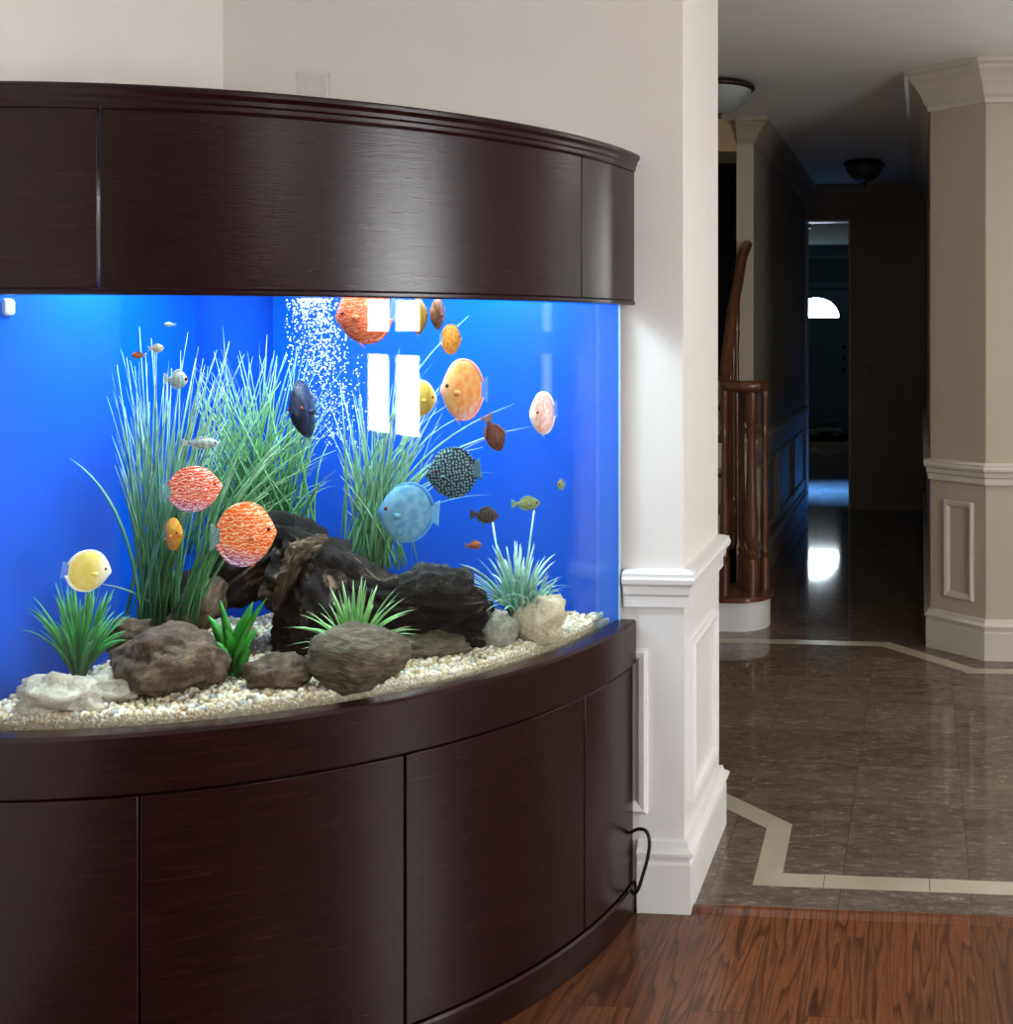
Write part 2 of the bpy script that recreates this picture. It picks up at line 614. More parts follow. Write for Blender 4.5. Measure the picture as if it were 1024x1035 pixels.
b = MB(); b.box(XL - 0.1, XR + 0.1, -3.1, 3.045, -0.06, 0)
struct(b.build('floor', M['oak']))
b = MB(); b.box(-2.7, XR + 0.1, 3.045, 17.3, -0.06, 0)
struct(b.build('floor_tile', M['marble']))
b = MB(); b.box(-2.7, XR + 0.1, -3.1, 10.05, CEIL, CEIL + 0.08)
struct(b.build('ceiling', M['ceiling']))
b = MB(); b.box(-2.7, XR + 0.1, 10.05, 17.3, CEIL, CEIL + 0.08)
struct(b.build('ceiling_foyer', M['foyer_wall']))  # ceiling split off here so its shade can be painted in
b = MB(); b.box(XL - 0.1, XL, -3.1, YB, 0, CEIL)
struct(b.build('wall_left', M['wall']))
b = MB(); b.box(XL - 0.1, XC, YB, YE, 0, CEIL)
struct(b.build('wall_back', M['wall'], bevel=0.003))
b = MB(); b.box(XL - 0.1, XR + 0.1, -3.2, -3.1, 0, CEIL)
struct(b.build('wall_front', plain('dimmed_taupe_paint', (0.10, 0.085, 0.07), 0.6, var=0.02)))  # unseen wall, paint kept dark so hood and tank mirror little
b = MB(); b.box(XR, XR + 0.1, -3.1, 5.47, 0, CEIL)
struct(b.build('wall_right', M['wall']))
# octagonal pillar that turns into the hall's right wall
b = MB(); b.prism([(HR, 10.0), (HR, 5.68), (0.30, 5.47), (XR + 0.1, 5.47), (XR + 0.1, 10.0)], 0, CEIL)
struct(b.build('wall_hall_right', M['kitchen_wall']))
# kitchen side wall, stairwell, hall's left wall
b = MB(); b.box(-2.7, -2.6, YE, 10.0, 0, CEIL)
struct(b.build('wall_kitchen_left', M['kitchen_wall']))
b = MB(); b.box(HX - 0.10, HX, 6.85, 10.0, 0, CEIL)
struct(b.build('wall_hall_left', [M['kitchen_wall'], M['hall_wall']]))  # end face in kitchen colour, hall face in its shaded copy
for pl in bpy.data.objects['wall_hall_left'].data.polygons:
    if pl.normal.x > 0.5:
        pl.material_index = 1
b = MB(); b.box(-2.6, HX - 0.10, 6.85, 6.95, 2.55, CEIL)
struct(b.build('wall_stair_header', plain('warm_lit_header_paint', (0.50, 0.34, 0.19), 0.5, var=0.02)))  # tan colour carries the warm light falling on the header
b = MB(); b.box(-2.6, HX - 0.10, 8.6, 8.7, 0, CEIL)
struct(b.build('wall_stair_back', M['cloth_and_gloom']))  # near-black wall, the stairwell's darkness put into its colour
# wall at the end of the hall with the tall opening on its left
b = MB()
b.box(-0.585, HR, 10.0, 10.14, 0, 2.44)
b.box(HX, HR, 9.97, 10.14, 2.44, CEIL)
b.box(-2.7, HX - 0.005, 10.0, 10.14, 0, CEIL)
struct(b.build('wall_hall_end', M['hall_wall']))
b = MB()
b.box(-2.7, -2.6, 10.14, 17.1, 0, CEIL)
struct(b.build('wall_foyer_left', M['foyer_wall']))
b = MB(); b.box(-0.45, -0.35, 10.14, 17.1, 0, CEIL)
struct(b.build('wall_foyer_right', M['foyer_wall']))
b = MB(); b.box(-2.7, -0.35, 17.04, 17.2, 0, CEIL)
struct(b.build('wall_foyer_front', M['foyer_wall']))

# mouldings
base_prof = [(0, 0), (0.022, 0), (0.022, 0.125), (0.018, 0.132), (0.018, 0.146), (0.030, 0.150), (0.030, 0.158), (0.016, 0.168), (0.012, 0.182), (0, 0.185)]
rail_prof = [(0, 0.785), (0.014, 0.787), (0.014, 0.815), (0.020, 0.822), (0.022, 0.842), (0.032, 0.850), (0.034, 0.862), (0.030, 0.868), (0.030, 0.876), (0.010, 0.884), (0, 0.885)]
crown_prof = [(0, CEIL), (0, CEIL - 0.185), (0.012, CEIL - 0.185), (0.016, CEIL - 0.165), (0.03, CEIL - 0.15), (0.045, CEIL - 0.115), (0.075, CEIL - 0.07), (0.10, CEIL - 0.045), (0.105, CEIL - 0.03), (0.125, CEIL - 0.02), (0.125, CEIL)]
col_path = [(-0.728, YB), (XC, YB), (XC, YE), (-2.5, YE)]
struct(sweep(col_path, base_prof).build('baseboard_back', M['trim']))
struct(sweep(col_path, [(0, 0.18), (0.002, 0.18), (0.002, 0.79), (0, 0.79)]).build('trim_18', M['trim']))
struct(sweep([(-0.765, YB)] + col_path[1:], rail_prof).build('trim_1', M['trim']))
fr_prof = [(0, 0), (0, 0.012), (0.008, 0.018), (0.022, 0.014), (0.030, 0.006), (0.030, 0)]
struct(frame_on_wall((-1.20, YB, 0.252), (1, 0, 0), 0.497, 0.425, fr_prof).build('trim_2', M['trim']))
struct(frame_on_wall((XC, YB + 0.07, 0.252), (0, 1, 0), 0.375, 0.425, fr_prof).build('trim_3', M['trim']))
pil_path = [(HR, 9.9), (HR, 5.68), (0.30, 5.47), (XR, 5.47)]
struct(sweep(pil_path, base_prof).build('baseboard_right', M['cream_trim']))
struct(sweep(pil_path, [(o, z + 0.012) for o, z in rail_prof]).build('trim_4', M['cream_trim']))
struct(sweep(pil_path, crown_prof).build('trim_5', M['cream_trim']))
pu = Vector((0.25, -0.21, 0)).normalized()
pw = Vector((0.25, -0.21, 0)).length
struct(frame_on_wall(Vector((HR, 5.68, 0.255)) + pu * pw * 0.27, pu, pw * 0.52, 0.455, fr_prof).build('trim_6', M['cream_trim']))
hall_path = [(HX - 0.095, 6.85), (HX, 6.85), (HX, 9.9)]
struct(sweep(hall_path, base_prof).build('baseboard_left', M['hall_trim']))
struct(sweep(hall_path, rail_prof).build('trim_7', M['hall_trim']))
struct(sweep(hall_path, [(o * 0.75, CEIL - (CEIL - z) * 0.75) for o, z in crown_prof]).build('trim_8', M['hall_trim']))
b = MB()
for y0 in (7.0, 7.98, 8.96):
    frame_on_wall((HX, y0, 0.252), (0, 1, 0), 0.85, 0.44, fr_prof, b)
struct(b.build('trim_9', M['hall_trim']))
struct(sweep([(HX, 9.97), (HR, 9.97)], [(o * .8, z) for o, z in crown_prof]).build('trim_10', M['hall_trim']))
# casing around the opening to the foyer
b = MB()
b.box(-0.60, -0.585, 9.985, 10.15, 0, 2.44)
b.box(HX, -0.585, 10.0, 10.13, 2.425, 2.44)
b.box(HX, HX + 0.012, 9.96, 10.15, 0, 2.425)
struct(b.build('trim_11', M['trim']))
# wooden reducer between oak and tile
struct(sweep([(-0.585, 3.03), (XR, 3.03)], [(-0.034, 0), (-0.034, 0.006), (-0.02, 0.011), (-0.005, 0.010), (0.006, 0.004), (0.01, 0)]).build('trim_12', M['oak']))


def band(path, w, name):
    """cream inlay in the tile floor"""
    hw = w / 2
    sweep(path, [(-hw, 0), (-hw, 0.0012), (hw, 0.0012), (hw, 0)]).build(name, M['cream_tile'])
    struct(bpy.data.objects[name])


band([(-0.66, 3.795), (-0.424, 3.574), (-0.415, 3.227), (XR, 3.227)], 0.075, 'trim_13')
band([(-2.5, 5.715), (-0.165, 5.70), (0.225, 5.285), (XR, 5.285)], 0.075, 'trim_14')
b = MB()
x = -0.262
while x < 2.9:
    b.box(x, x + 0.0022, 3.19, 3.264, 0.0008, 0.0016)
    x += 0.287
struct(b.build('trim_15', M['black']))


# windows: frame, sashes and daylight panes (out of frame, mirrored in the tank and lighting the rooms)
def window(name, o, u, w, z0, z1, mat, cols=2, mull=0.09, rail=0.13):
    """window on a wall; o = plan point of one side, u = direction along the wall (normal to its right)"""
    u = Vector(u).normalized()
    nrm = Vector((u.y, -u.x, 0))
    o = Vector(o)

    def wb(mb, a0, a1, h0, h1, t0, t1):
        v = [o + u * a + nrm * t + Vector((0, 0, h)) for h in (h0, h1) for t in (t0, t1) for a in (a0, a1)]
        mb.add(v, [(0, 2, 3, 1), (4, 5, 7, 6), (0, 1, 5, 4), (2, 6, 7, 3), (0, 4, 6, 2), (1, 3, 7, 5)])
    f = MB()
    wb(f, -0.09, 0, z0 - 0.09, z1 + 0.09, 0, 0.03)
    wb(f, w, w + 0.09, z0 - 0.09, z1 + 0.09, 0, 0.03)
    wb(f, 0, w, z1, z1 + 0.09, 0, 0.03)
    wb(f, -0.12, w + 0.12, z0 - 0.05, z0, 0, 0.06)
    zm = 1.435
    cw = (w - mull * (cols - 1)) / cols
    for c in range(cols):
        a = c * (cw + mull)
        if c:
            wb(f, a - mull, a, z0, z1, 0, 0.028)
        wb(f, a, a + cw, zm - rail / 2, zm + rail / 2, 0, 0.022)
    root = struct(f.build(name, M['trim']))
    for c in range(cols):
        p = MB()
        a = c * (cw + mull)
        wb(p, a, a + cw, z0, zm - rail / 2, 0.004, 0.008)
        wb(p, a, a + cw, zm + rail / 2, z1, 0.004, 0.008)
        p.build('pane', mat, root)
    return root


window('window_1', (XR, 1.14, 0), (0, -1, 0), 1.40, 0.92, 2.25, M['day'], 2, 0.18)
window('window_2', (XR, 4.95, 0), (0, -1, 0), 0.34, 0.95, 2.2, M['day_shade'], 1)
window('window_3', (1.27, 5.47, 0), (1, 0, 0), 0.34, 0.95, 2.2, M['day_kitchen'], 1)

# front door at the far end, with its fan light
b = MB()
b.box(-1.95, -1.03, 16.98, 17.035, 0.01, 2.10)
for x0 in (-1.85, -1.44):
    for z0, z1 in ((0.2, 0.75), (0.9, 1.55)):
        frame_on_wall((x0, 16.98, z0), (1, 0, 0), 0.31, z1 - z0, fr_prof, b)
door = struct(b.build('door_1', M['door_dim']))
b = MB()
cx, cz = -1.49, 1.70
arc = [(cx + 0.33 * math.cos(a), cz + 0.28 * math.sin(a)) for a in [PI * k / 24 for k in range(25)]]
vv = [(x, 16.972, z) for x, z in arc] + [(x, 16.985, z) for x, z in arc]
b.add(vv, [tuple(range(25)), tuple(range(49, 24, -1))] + [(i, (i + 1) % 25, 25 + (i + 1) % 25, 25 + i) for i in range(25)])
b.build('pane', M['day_foyer'], door)
b = MB()
b.tube([(cx + 0.345 * math.cos(PI * k / 24), 16.97, cz + 0.295 * math.sin(PI * k / 24)) for k in range(25)], 0.012, 8)
b.tube([(cx - 0.345, 16.97, cz - 0.01), (cx + 0.345, 16.97, cz - 0.01)], 0.012, 8)
b.build('pane_trim', M['door_dim'], door)
b = MB()
for z in (0.95, 1.12, 1.28):
    b.lathe([(0.0, -0.03), (0.028, -0.02), (0.03, 0.0), (0.028, 0.02), (0.0, 0.03)], (-1.09, 16.95, z), 14)
b.build('door_knob', M['bronze'], door)
b = MB()
b.box(-2.06, -1.96, 16.99, 17.04, 0, 2.22); b.box(-1.02, -0.92, 16.99, 17.04, 0, 2.22); b.box(-2.06, -0.92, 16.99, 17.04, 2.12, 2.22)
struct(b.build('trim_16', M['door_dim']))
struct(sweep([(-2.6, 17.04), (-0.45, 17.04)], crown_prof).build('trim_17', M['door_dim']))

# ------------------------------------------------------------------ the corner aquarium: stand, tank, hood
CX, CY = -1.78, 3.08


def arc_slab(mb, r0, r1, a0, a1, z0, z1, n=None, u0=0.0, mi=0):
    """curved board; angles in degrees; UV = arc length / height"""
    n = n or max(4, int(abs(a1 - a0) / 1.5))
    rows, uvs = [], []
    for i in range(n + 1):
        a = math.radians(a0 + (a1 - a0) * i / n)
        c, s = math.cos(a), math.sin(a)
        rows.append([(CX + r * c, CY + r * s, z) for r, z in ((r1, z0), (r1, z1), (r0, z1), (r0, z0))])
        u = u0 + r1 * a
        uvs += [(u, z0), (u, z1), (u, z1 + (r1 - r0)), (u, z0 - 0.2)]
    mb.grid(rows, closed_v=True, cap=True, smooth=False, uvs=uvs, mi=mi)


def arc_ring(mb, prof, a0, a1, n=70):
    """closed (r, z) profile swept round the bow"""
    rows, uvs = [], []
    for i in range(n + 1):
        a = math.radians(a0 + (a1 - a0) * i / n)
        rows.append([(CX + r * math.cos(a), CY + r * math.sin(a), z) for r, z in prof])
        uvs += [(a * 1.05, 0.2 * r + z) for r, z in prof]
    mb.grid(rows, closed_v=True, cap=True, smooth=False, uvs=uvs)


def bow_pts(r, a0, a1, n=60):
    return [(CX + r * math.cos(math.radians(a0 + (a1 - a0) * i / n)), CY + r * math.sin(math.radians(a0 + (a1 - a0) * i / n))) for i in range(n + 1)]


def smooth_by_angle(o, ang=30):
    for p in o.data.polygons:
        p.use_smooth = True
    try:
        o.data.set_sharp_from_angle(angle=math.radians(ang))
    except Exception:
        pass
    return o


A0, A1 = -94.0, -3.2
XB, YBK = -1.848, 3.022                                # back planes of the furniture, a finger off the walls


def clip(o):
    """trim a bowed board flush with the two walls"""
    bm = bmesh.new()
    bm.from_mesh(o.data)
    for co, no in (((XB, 0, 0), (-1, 0, 0)), ((0, YBK, 0), (0, 1, 0))):
        g = bm.verts[:] + bm.edges[:] + bm.faces[:]
        r = bmesh.ops.bisect_plane(bm, geom=g, plane_co=co, plane_no=no, clear_outer=True)
        ed = [e for e in r['geom_cut'] if isinstance(e, bmesh.types.BMEdge)]
        if ed:
            bmesh.ops.edgeloop_fill(bm, edges=ed)
    bmesh.ops.recalc_face_normals(bm, faces=bm.faces)
    bm.to_mesh(o.data)
    bm.free()
    return o


stand = thing('aquarium_stand', 'dark mahogany bow-front cabinet under the fish tank, standing on the oak floor', 'cabinet', (0, 0, 0))
b = MB()
b.prism([(XB, YBK)] + bow_pts(1.018, -93.5, -3.4), 0.02, 0.70)
smooth_by_angle(b.build('carcass', M['mahogany'], stand))
b = MB(); arc_ring(b, [(0.99, 0.0), (1.048, 0.0), (1.050, 0.004), (1.050, 0.074), (1.046, 0.080), (0.99, 0.080)], A0, A1)
smooth_by_angle(clip(b.build('plinth', M['mahogany'], stand)))
b = MB(); arc_ring(b, [(1.0, 0.640), (1.044, 0.640), (1.050, 0.645), (1.050, 0.749), (1.044, 0.755), (1.0, 0.755)], A0, A1)
smooth_by_angle(clip(b.build('top_rail', M['mahogany'], stand)))
seams = [-94.0, -71.3, -45.2, -18.3, -3.2]
for k in range(4):
    b = MB()
    g = 0.11
    arc_slab(b, 1.018, 1.042, seams[k] + g, seams[k + 1] - g, 0.0835, 0.6365, 30, u0=k * 7.7)
    o = b.build('door', M['mahogany'], stand)
    clip(o)
    smooth_by_angle(o)
    bv = o.modifiers.new('bevel', 'BEVEL'); bv.width = 0.0018; bv.segments = 2; bv.limit_method = 'ANGLE'; bv.angle_limit = math.radians(40)

tank = thing('aquarium_tank', 'curved glass fish tank with bright blue backdrop set in the wall corner', 'aquarium', (0, 0, 0.702))
EA = -8.6                                              # where the bow turns into the short end pane
ex, ey = CX + 0.987 * math.cos(math.radians(EA)), CY + 0.987 * math.sin(math.radians(EA))
LA = -90 - 0.0


def tank_part(mb, name, mat, smooth=False):
    o = mb.build(name, mat, tank)
    o.location = (0, 0, -0.702)
    if smooth:
        smooth_by_angle(o)
    return o


LAe = -92.0
b = MB(); arc_slab(b, 0.977, 0.987, LAe, EA, 0.704, 1.615, 90)
tank_part(b, 'front_glass', M['glass'], True)
EX2 = -0.773
b = MB(); b.prism([(ex - 0.010, ey + 0.001), (ex, ey + 0.001), (EX2, 3.010), (EX2 - 0.010, 3.010)], 0.704, 1.615)
tank_part(b, 'end_glass', M['end_glass'])
b = MB(); b.box(EX2 - 0.003, EX2 + 0.001, 3.0105, 3.019, 0.704, 1.615)
tank_part(b, 'edge_seal', M['silicone'])
b = MB(); b.box(-1.845, EX2 - 0.0035, 3.0105, 3.018, 0.704, 1.615)
tank_part(b, 'backdrop', M['backdrop'])
b = MB(); b.box(-1.845, -1.837, 2.10, 3.0095, 0.704, 1.615)
tank_part(b, 'backdrop', M['backdrop'])
b = MB(); b.prism([(-1.836, 3.0095)] + [(x, min(y, 3.0095)) for x, y in bow_pts(0.976, -93.0, EA)] + [(ex - 0.012, 3.0095)], 0.704, 0.712)
tank_part(b, 'bottom_pane', M['glass'])
# slim blue overflow box filling the back corner
ob = [(-1.8365, 3.009)] + [(-1.8365 + 0.13 * math.cos(math.radians(a)), 3.009 + 0.13 * math.sin(math.radians(a))) for a in range(-90, 1, 10)]
b = MB(); b.prism(ob, 0.713, 1.612)
tank_part(b, 'overflow_box', M['overflow'], True)
b = MB(); b.prism([(-1.7, 3.009), (-1.836, 2.87)] + [(x, min(y, 3.0095)) for x, y in bow_pts(0.976, -93.0, EA)] + [(ex - 0.012, 3.0095)], 1.600, 1.602)
tank_part(b, 'water', M['water'])
tank.children[-1]['label'] = 'still water surface near the top edge'

hood = thing('aquarium_hood', 'dark mahogany bow-front hood with stepped cornice above the fish tank', 'aquarium hood', (0, 0, 1.57))


def hood_part(mb, name, mat, clp=True, smooth=True, bevel=0.0):
    o = mb.build(name, mat, hood)
    o.location = (0, 0, -1.57)
    if clp:
        clip(o)
    if smooth:
        smooth_by_angle(o)
    if bevel:
        bv = o.modifiers.new('bevel', 'BEVEL'); bv.width = bevel; bv.segments = 2; bv.limit_method = 'ANGLE'; bv.angle_limit = math.radians(40)
    return o


b = MB(); arc_ring(b, [(1.0, 1.912), (1.046, 1.912), (1.049, 1.917), (1.049, 1.925), (1.053, 1.929), (1.053, 1.937), (1.057, 1.941), (1.060, 1.945), (1.060, 1.952), (1.057, 1.956), (1.0, 1.956)], A0, A1, 90)
hood_part(b, 'cornice', M['mahogany'])
hs = [(-94.0, -75.12), (-74.88, -19.25), (-19.13, -3.2)]
for k, (p, q) in enumerate(hs):
    b = MB(); arc_slab(b, 1.022, 1.045, p, q, 1.580, 1.9115, 44, u0=k * 5.1)
    hood_part(b, 'door', M['mahogany'], bevel=0.0015)
b = MB(); arc_ring(b, [(1.005, 1.568), (1.045, 1.568), (1.047, 1.571), (1.047, 1.577), (1.044, 1.5795), (1.005, 1.5795)], A0, A1)
hood_part(b, 'lower_lip', M['mahogany'])
b = MB(); b.prism([(XB, YBK)] + bow_pts(0.9995, -93.6, -3.5), 1.930, 1.945)
hood_part(b, 'top_panel', M['hood_inside'], clp=False)
b = MB(); b.box(XB, -0.76, YBK - 0.008, YBK, 1.62, 1.9295); b.box(XB, XB + 0.008, 2.06, YBK - 0.0085, 1.62, 1.9295)
hood_part(b, 'back_lining', M['hood_inside'], clp=False, smooth=False)
for (lx, ly, rz, w, d) in ((-1.69, 2.47, 0, 0.18, 0.18), (-1.06, 2.88, 0, 0.18, 0.18)):
    b = MB(); b.box(lx - w / 2, lx + w / 2, ly - d / 2, ly + d / 2, 1.83, 1.929)
    hood_part(b, 'lamp_housing', M['black'], clp=False, smooth=False)
b = MB()
u45 = Vector((math.cos(-PI / 4), math.sin(-PI / 4), 0)); v45 = Vector((-u45.y, u45.x, 0))
b.prism([Vector((-1.24, 2.56, 0)) + u45 * a + v45 * c for a, c in ((-0.27, -0.07), (0.27, -0.07), (0.27, 0.07), (-0.27, 0.07))], 1.83, 1.929)
hood_part(b, 'tube_housing', M['black'], clp=False, smooth=False)

# ------------------------------------------------------------------ gravel
rnd = random.Random(4)


def rmax(a):
    """inner radius of the tank at angle a (degrees); the end pane leaves the bow a little"""
    return 0.972 if a < EA else 0.972 + 0.014 * (a - EA) / 4.0


def zg(x, y):
    r = math.hypot(x - CX, y - CY)
    return 0.756 + 0.012 * (x + 1.85) + 0.012 * noise.noise(Vector((x * 5, y * 5, 0))) + 0.016 * max(0, 0.98 - r)


rows = []
for i in range(41):
    rows.append([])
    for j in range(65):
        ad = -93 + (93 - 4.6) * j / 64
        r = rmax(ad) * (i / 40)
        a = math.radians(ad)
        x, y = max(CX + r * math.cos(a), -1.833), min(CY + r * math.sin(a), 3.005)
        rows[-1].append((x, y, zg(x, y) - 0.006))
b = MB(); b.grid(rows)
# skirt down to the pane along the bow
b.grid([rows[-1], [(p[0], p[1], 0.716) for p in rows[-1]]])
tag(b.build('gravel_bed', M['gravel_bed']), 'bed of pale gravel filling the bottom of the fish tank', 'gravel', kind='stuff')

ICO = []
_bm = bmesh.new(); bmesh.ops.create_icosphere(_bm, subdivisions=1, radius=1.0)
ICO_V = [v.co.copy() for v in _bm.verts]; ICO_F = [[v.index for v in f.verts] for f in _bm.faces]
_bm.free()


def ico(sub):
    bm = bmesh.new(); bmesh.ops.create_icosphere(bm, subdivisions=sub, radius=1.0)
    r = [v.co.copy() for v in bm.verts], [[v.index for v in f.verts] for f in bm.faces]
    bm.free()
    return r


b = MB()
cnt = 0
while cnt < 8000:
    ad = rnd.uniform(-92.5, -4.7)
    a = math.radians(ad)
    # denser near the glass, where the bed is seen best
    r = rmax(ad) - 0.006 - abs(rnd.gauss(0, 0.18)) if rnd.random() < 0.75 else rnd.uniform(0.2, 0.966)
    x, y = CX + r * math.cos(a), CY + r * math.sin(a)
    s = rnd.uniform(0.0048, 0.0098)
    if x < -1.83 or y > 2.998 or r > rmax(ad) + 0.002 - s or r < 0.1:
        continue
    q = Matrix.Rotation(rnd.uniform(0, 6.28), 3, Vector((rnd.gauss(0, 1), rnd.gauss(0, 1), rnd.gauss(0, 1))))
    sc = Vector((s * rnd.uniform(0.9, 1.3), s, s * rnd.uniform(0.6, 0.9)))
    c = Vector((x, y, zg(x, y) + rnd.uniform(-0.004, 0.007)))
    b.add([c + q @ Vector((v.x * sc.x, v.y * sc.y, v.z * sc.z)) * 1.0 for v in ICO_V], ICO_F, None, 0, True)
    cnt += 1
# pebbles lying against the glass
for k in range(2900):
    a = math.radians(rnd.uniform(-92.3, EA - 0.3))
    s = rnd.uniform(0.0048, 0.0085)
    r = 0.9745 - s * 1.25
    x, y = CX + r * math.cos(a), CY + r * math.sin(a)
    if x < -1.83:
        continue
    q = Matrix.Rotation(rnd.uniform(0, 6.28), 3, Vector((rnd.gauss(0, 1), rnd.gauss(0, 1), rnd.gauss(0, 1))))
    c = Vector((x, y, rnd.uniform(0.740, zg(x, y) + 0.005)))
    b.add([c + q @ (v * s) for v in ICO_V], ICO_F, None, 0, True)
tag(b.build('gravel', M['gravel'], recalc=False), 'cream and tan river pebbles covering the tank floor', 'gravel', kind='stuff')

# ------------------------------------------------------------------ stones and driftwood


def stone(name, label, px, py, w, h, mat, z=None, dep=0.8, seed=0, amp=0.28, freq=1.6, tilt=0.0, yaw=0.0, sub=4, cat='rock', sink=0.12, d=None, flat=0.0, ridged=0.0, group='stones in the tank'):
    """px, py = centre of the foot, w/h in pixels"""
    if d is None:
        p = G(px, py, z or 0.765)
        d = (p.x * FW.x + p.y * FW.y)
    else:
        p = P(px, py, d)
    W, H = w * d / FPX, h * d / FPX
    vs, fs = ico(sub)
    out = []
    for v in vs:
        n = noise.fractal(v * freq + Vector((seed * 7.1, seed * 3.3, 0)), 0.9, 2.1, 5)
        if ridged:
            n += ridged * abs(noise.noise(v * freq * 2.2 + Vector((seed, 5, 0)))) - ridged * 0.3
        n2 = noise.fractal(v * freq * 4 + Vector((0, seed * 5.1, 2)), 0.9, 2.1, 3) * 0.25
        k = 1 + amp * (n + n2)
        q = Vector((v.x * W / 2, v.y * W / 2 * dep, v.z * H / 2)) * k
        if flat and q.z < -flat * H / 2:
            q.z = -flat * H / 2
        out.append(q)
    b = MB(); b.add(out, fs, None, 0, True)
    o = b.build(name, mat)
    o.location = (p.x, p.y, p.z + H / 2 * (1 - sink))
    o.rotation_euler = (0, tilt, TH + yaw)
    tag(o, label, cat, group)
    return o


stone('limestone', 'long pale limestone slab in the tank corner below the spiky dark green plant', 58, 722, 80, 40, M['limestone'], 0.762, 0.6, 1, tilt=0.05, amp=0.35)
stone('limestone', 'small pale limestone beside the large round brown stone', 121, 708, 64, 34, M['limestone'], 0.762, 0.7, 2, amp=0.3)
stone('stone', 'large round brown stone at left in the tank, in front of the driftwood', 172, 700, 112, 72, M['brown_stone'], 0.765, 0.8, 3, amp=0.27, freq=1.1, sub=5, ridged=0.3, group='stones in the tank')
stone('stone', 'grey-brown layered stone in front of the lime spiky plant', 362, 694, 98, 66, M['layered_stone'], 0.765, 0.8, 6, amp=0.22, freq=1.1, sub=5, tilt=0.1)
stone('stone', 'low crumbly brown stone between bright fern and the layered stone', 282, 696, 66, 36, M['brown_stone'], 0.765, 0.7, 8, amp=0.35)
stone('stone', 'low flat brown stone right of the layered stone', 430, 664, 80, 26, M['layered_stone'], 0.765, 0.7, 9, amp=0.25)
stone('stone', 'small rounded grey stone at the foot of the pale aqua plant', 503, 655, 44, 38, M['brown_stone'] if False else rock_mat('grey_stone', (0.10, 0.10, 0.07), (0.26, 0.25, 0.19), (0.50, 0.48, 0.38), 16), 0.768, 0.8, 11, amp=0.2)
stone('stone', 'pale tan pointed stone right of the rounded grey stone', 546, 648, 54, 50, M['tan_stone'], 0.770, 0.7, 13, amp=0.3, freq=1.1, tilt=-0.1)
stone('stone', 'knobbly little brown stone left behind the large round brown stone', 128, 655, 44, 30, M['brown_stone'], d=2.55, seed=15, amp=0.4)


def log(mb, pts, seg=26, amp=0.35, seed=0, sub=9, ridge=7):
    """gnarled limb: pts = (px, py, depth, radius px)"""
    ctrl = [(P(a, c, d), r * d / FPX) for a, c, d, r in pts]
    path, rad = [], []
    n = len(ctrl)
    for i in range(n - 1):
        p0, p1, p2, p3 = (ctrl[max(i - 1, 0)], ctrl[i], ctrl[i + 1], ctrl[min(i + 2, n - 1)])
        for k in range(sub):
            t = k / sub
            f = lambda q0, q1, q2, q3: 0.5 * ((2 * q1) + (q2 - q0) * t + (2 * q0 - 5 * q1 + 4 * q2 - q3) * t * t + (3 * q1 - q0 - 3 * q2 + q3) * t ** 3)
            path.append(f(p0[0], p1[0], p2[0], p3[0]))
            rad.append(max(0.002, f(p0[1], p1[1], p2[1], p3[1])))
    path.append(ctrl[-1][0]); rad.append(ctrl[-1][1])
    rows = []
    prev = None
    for i, p in enumerate(path):
        t = (path[min(i + 1, len(path) - 1)] - path[max(i - 1, 0)]).normalized()
        if prev is None:
            s = t.cross(Vector((0, 0, 1)) if abs(t.z) < 0.9 else Vector((1, 0, 0))).normalized()
        else:
            s = (prev - t * prev.dot(t)).normalized()
        prev = s
        w = t.cross(s)
        endk = min(1, (min(i, len(path) - 1 - i) + 0.35) / 2.5)
        row = []
        for k in range(seg):
            a = 2 * PI * k / seg
            dirv = s * math.cos(a) + w * math.sin(a)
            g = noise.fractal(Vector((math.cos(a) * ridge * .35, math.sin(a) * ridge * .35, i * 0.10)) + Vector((seed, seed * 2, 0)), 0.8, 2.2, 4)
            h = noise.noise(p * 22 + Vector((seed, 0, 0)))
            gr = abs(noise.noise(Vector((math.cos(a) * 4.5, math.sin(a) * 4.5, i * 0.07 + seed))))   # furrows along the grain
            q = p + dirv * rad[i] * endk ** 0.6 * (1 + amp * g + 0.28 * h - 0.55 * gr + 0.10)
            q.z = max(q.z, 0.738)
            row.append(q)
        rows.append(row)
    mb.grid(rows, closed_v=True, cap=True)


drift = thing('driftwood', 'dark gnarled driftwood log arching across the middle of the tank floor', 'driftwood', tuple(P(330, 650, 2.72)))
dm = Matrix.Translation(drift.location).inverted()


def drift_part(mb, name, mat):
    o = mb.build(name, mat, drift)
    o.location = -Vector(drift.location)
    return o


b = MB()
log(b, [(176, 622, 2.66, 16), (200, 602, 2.68, 26), (240, 578, 2.72, 24), (280, 549, 2.76, 27), (318, 570, 2.76, 28), (358, 594, 2.74, 25), (400, 607, 2.72, 21), (445, 610, 2.70, 23), (492, 607, 2.70, 12)], 64, 0.42, 1, 14)
log(b, [(286, 535, 2.77, 17), (308, 580, 2.74, 36), (330, 625, 2.70, 38), (345, 655, 2.68, 34)], 60, 0.35, 3, 12)
log(b, [(285, 625, 2.76, 40), (340, 634, 2.76, 36), (400, 636, 2.76, 30), (455, 637, 2.76, 26), (500, 636, 2.76, 22)], 60, 0.3, 5, 14)  # added dark bulk standing in for the shadow beneath the log
drift_part(b, 'trunk', M['driftwood'])
b = MB()
log(b, [(184, 650, 2.60, 12), (196, 622, 2.61, 19), (212, 600, 2.63, 17), (222, 586, 2.66, 8)], 24, 0.4, 7)
o = drift_part(b, 'branch_stub', M['bark']); o['label'] = 'tan bark-covered stub at the left end'
b = MB()
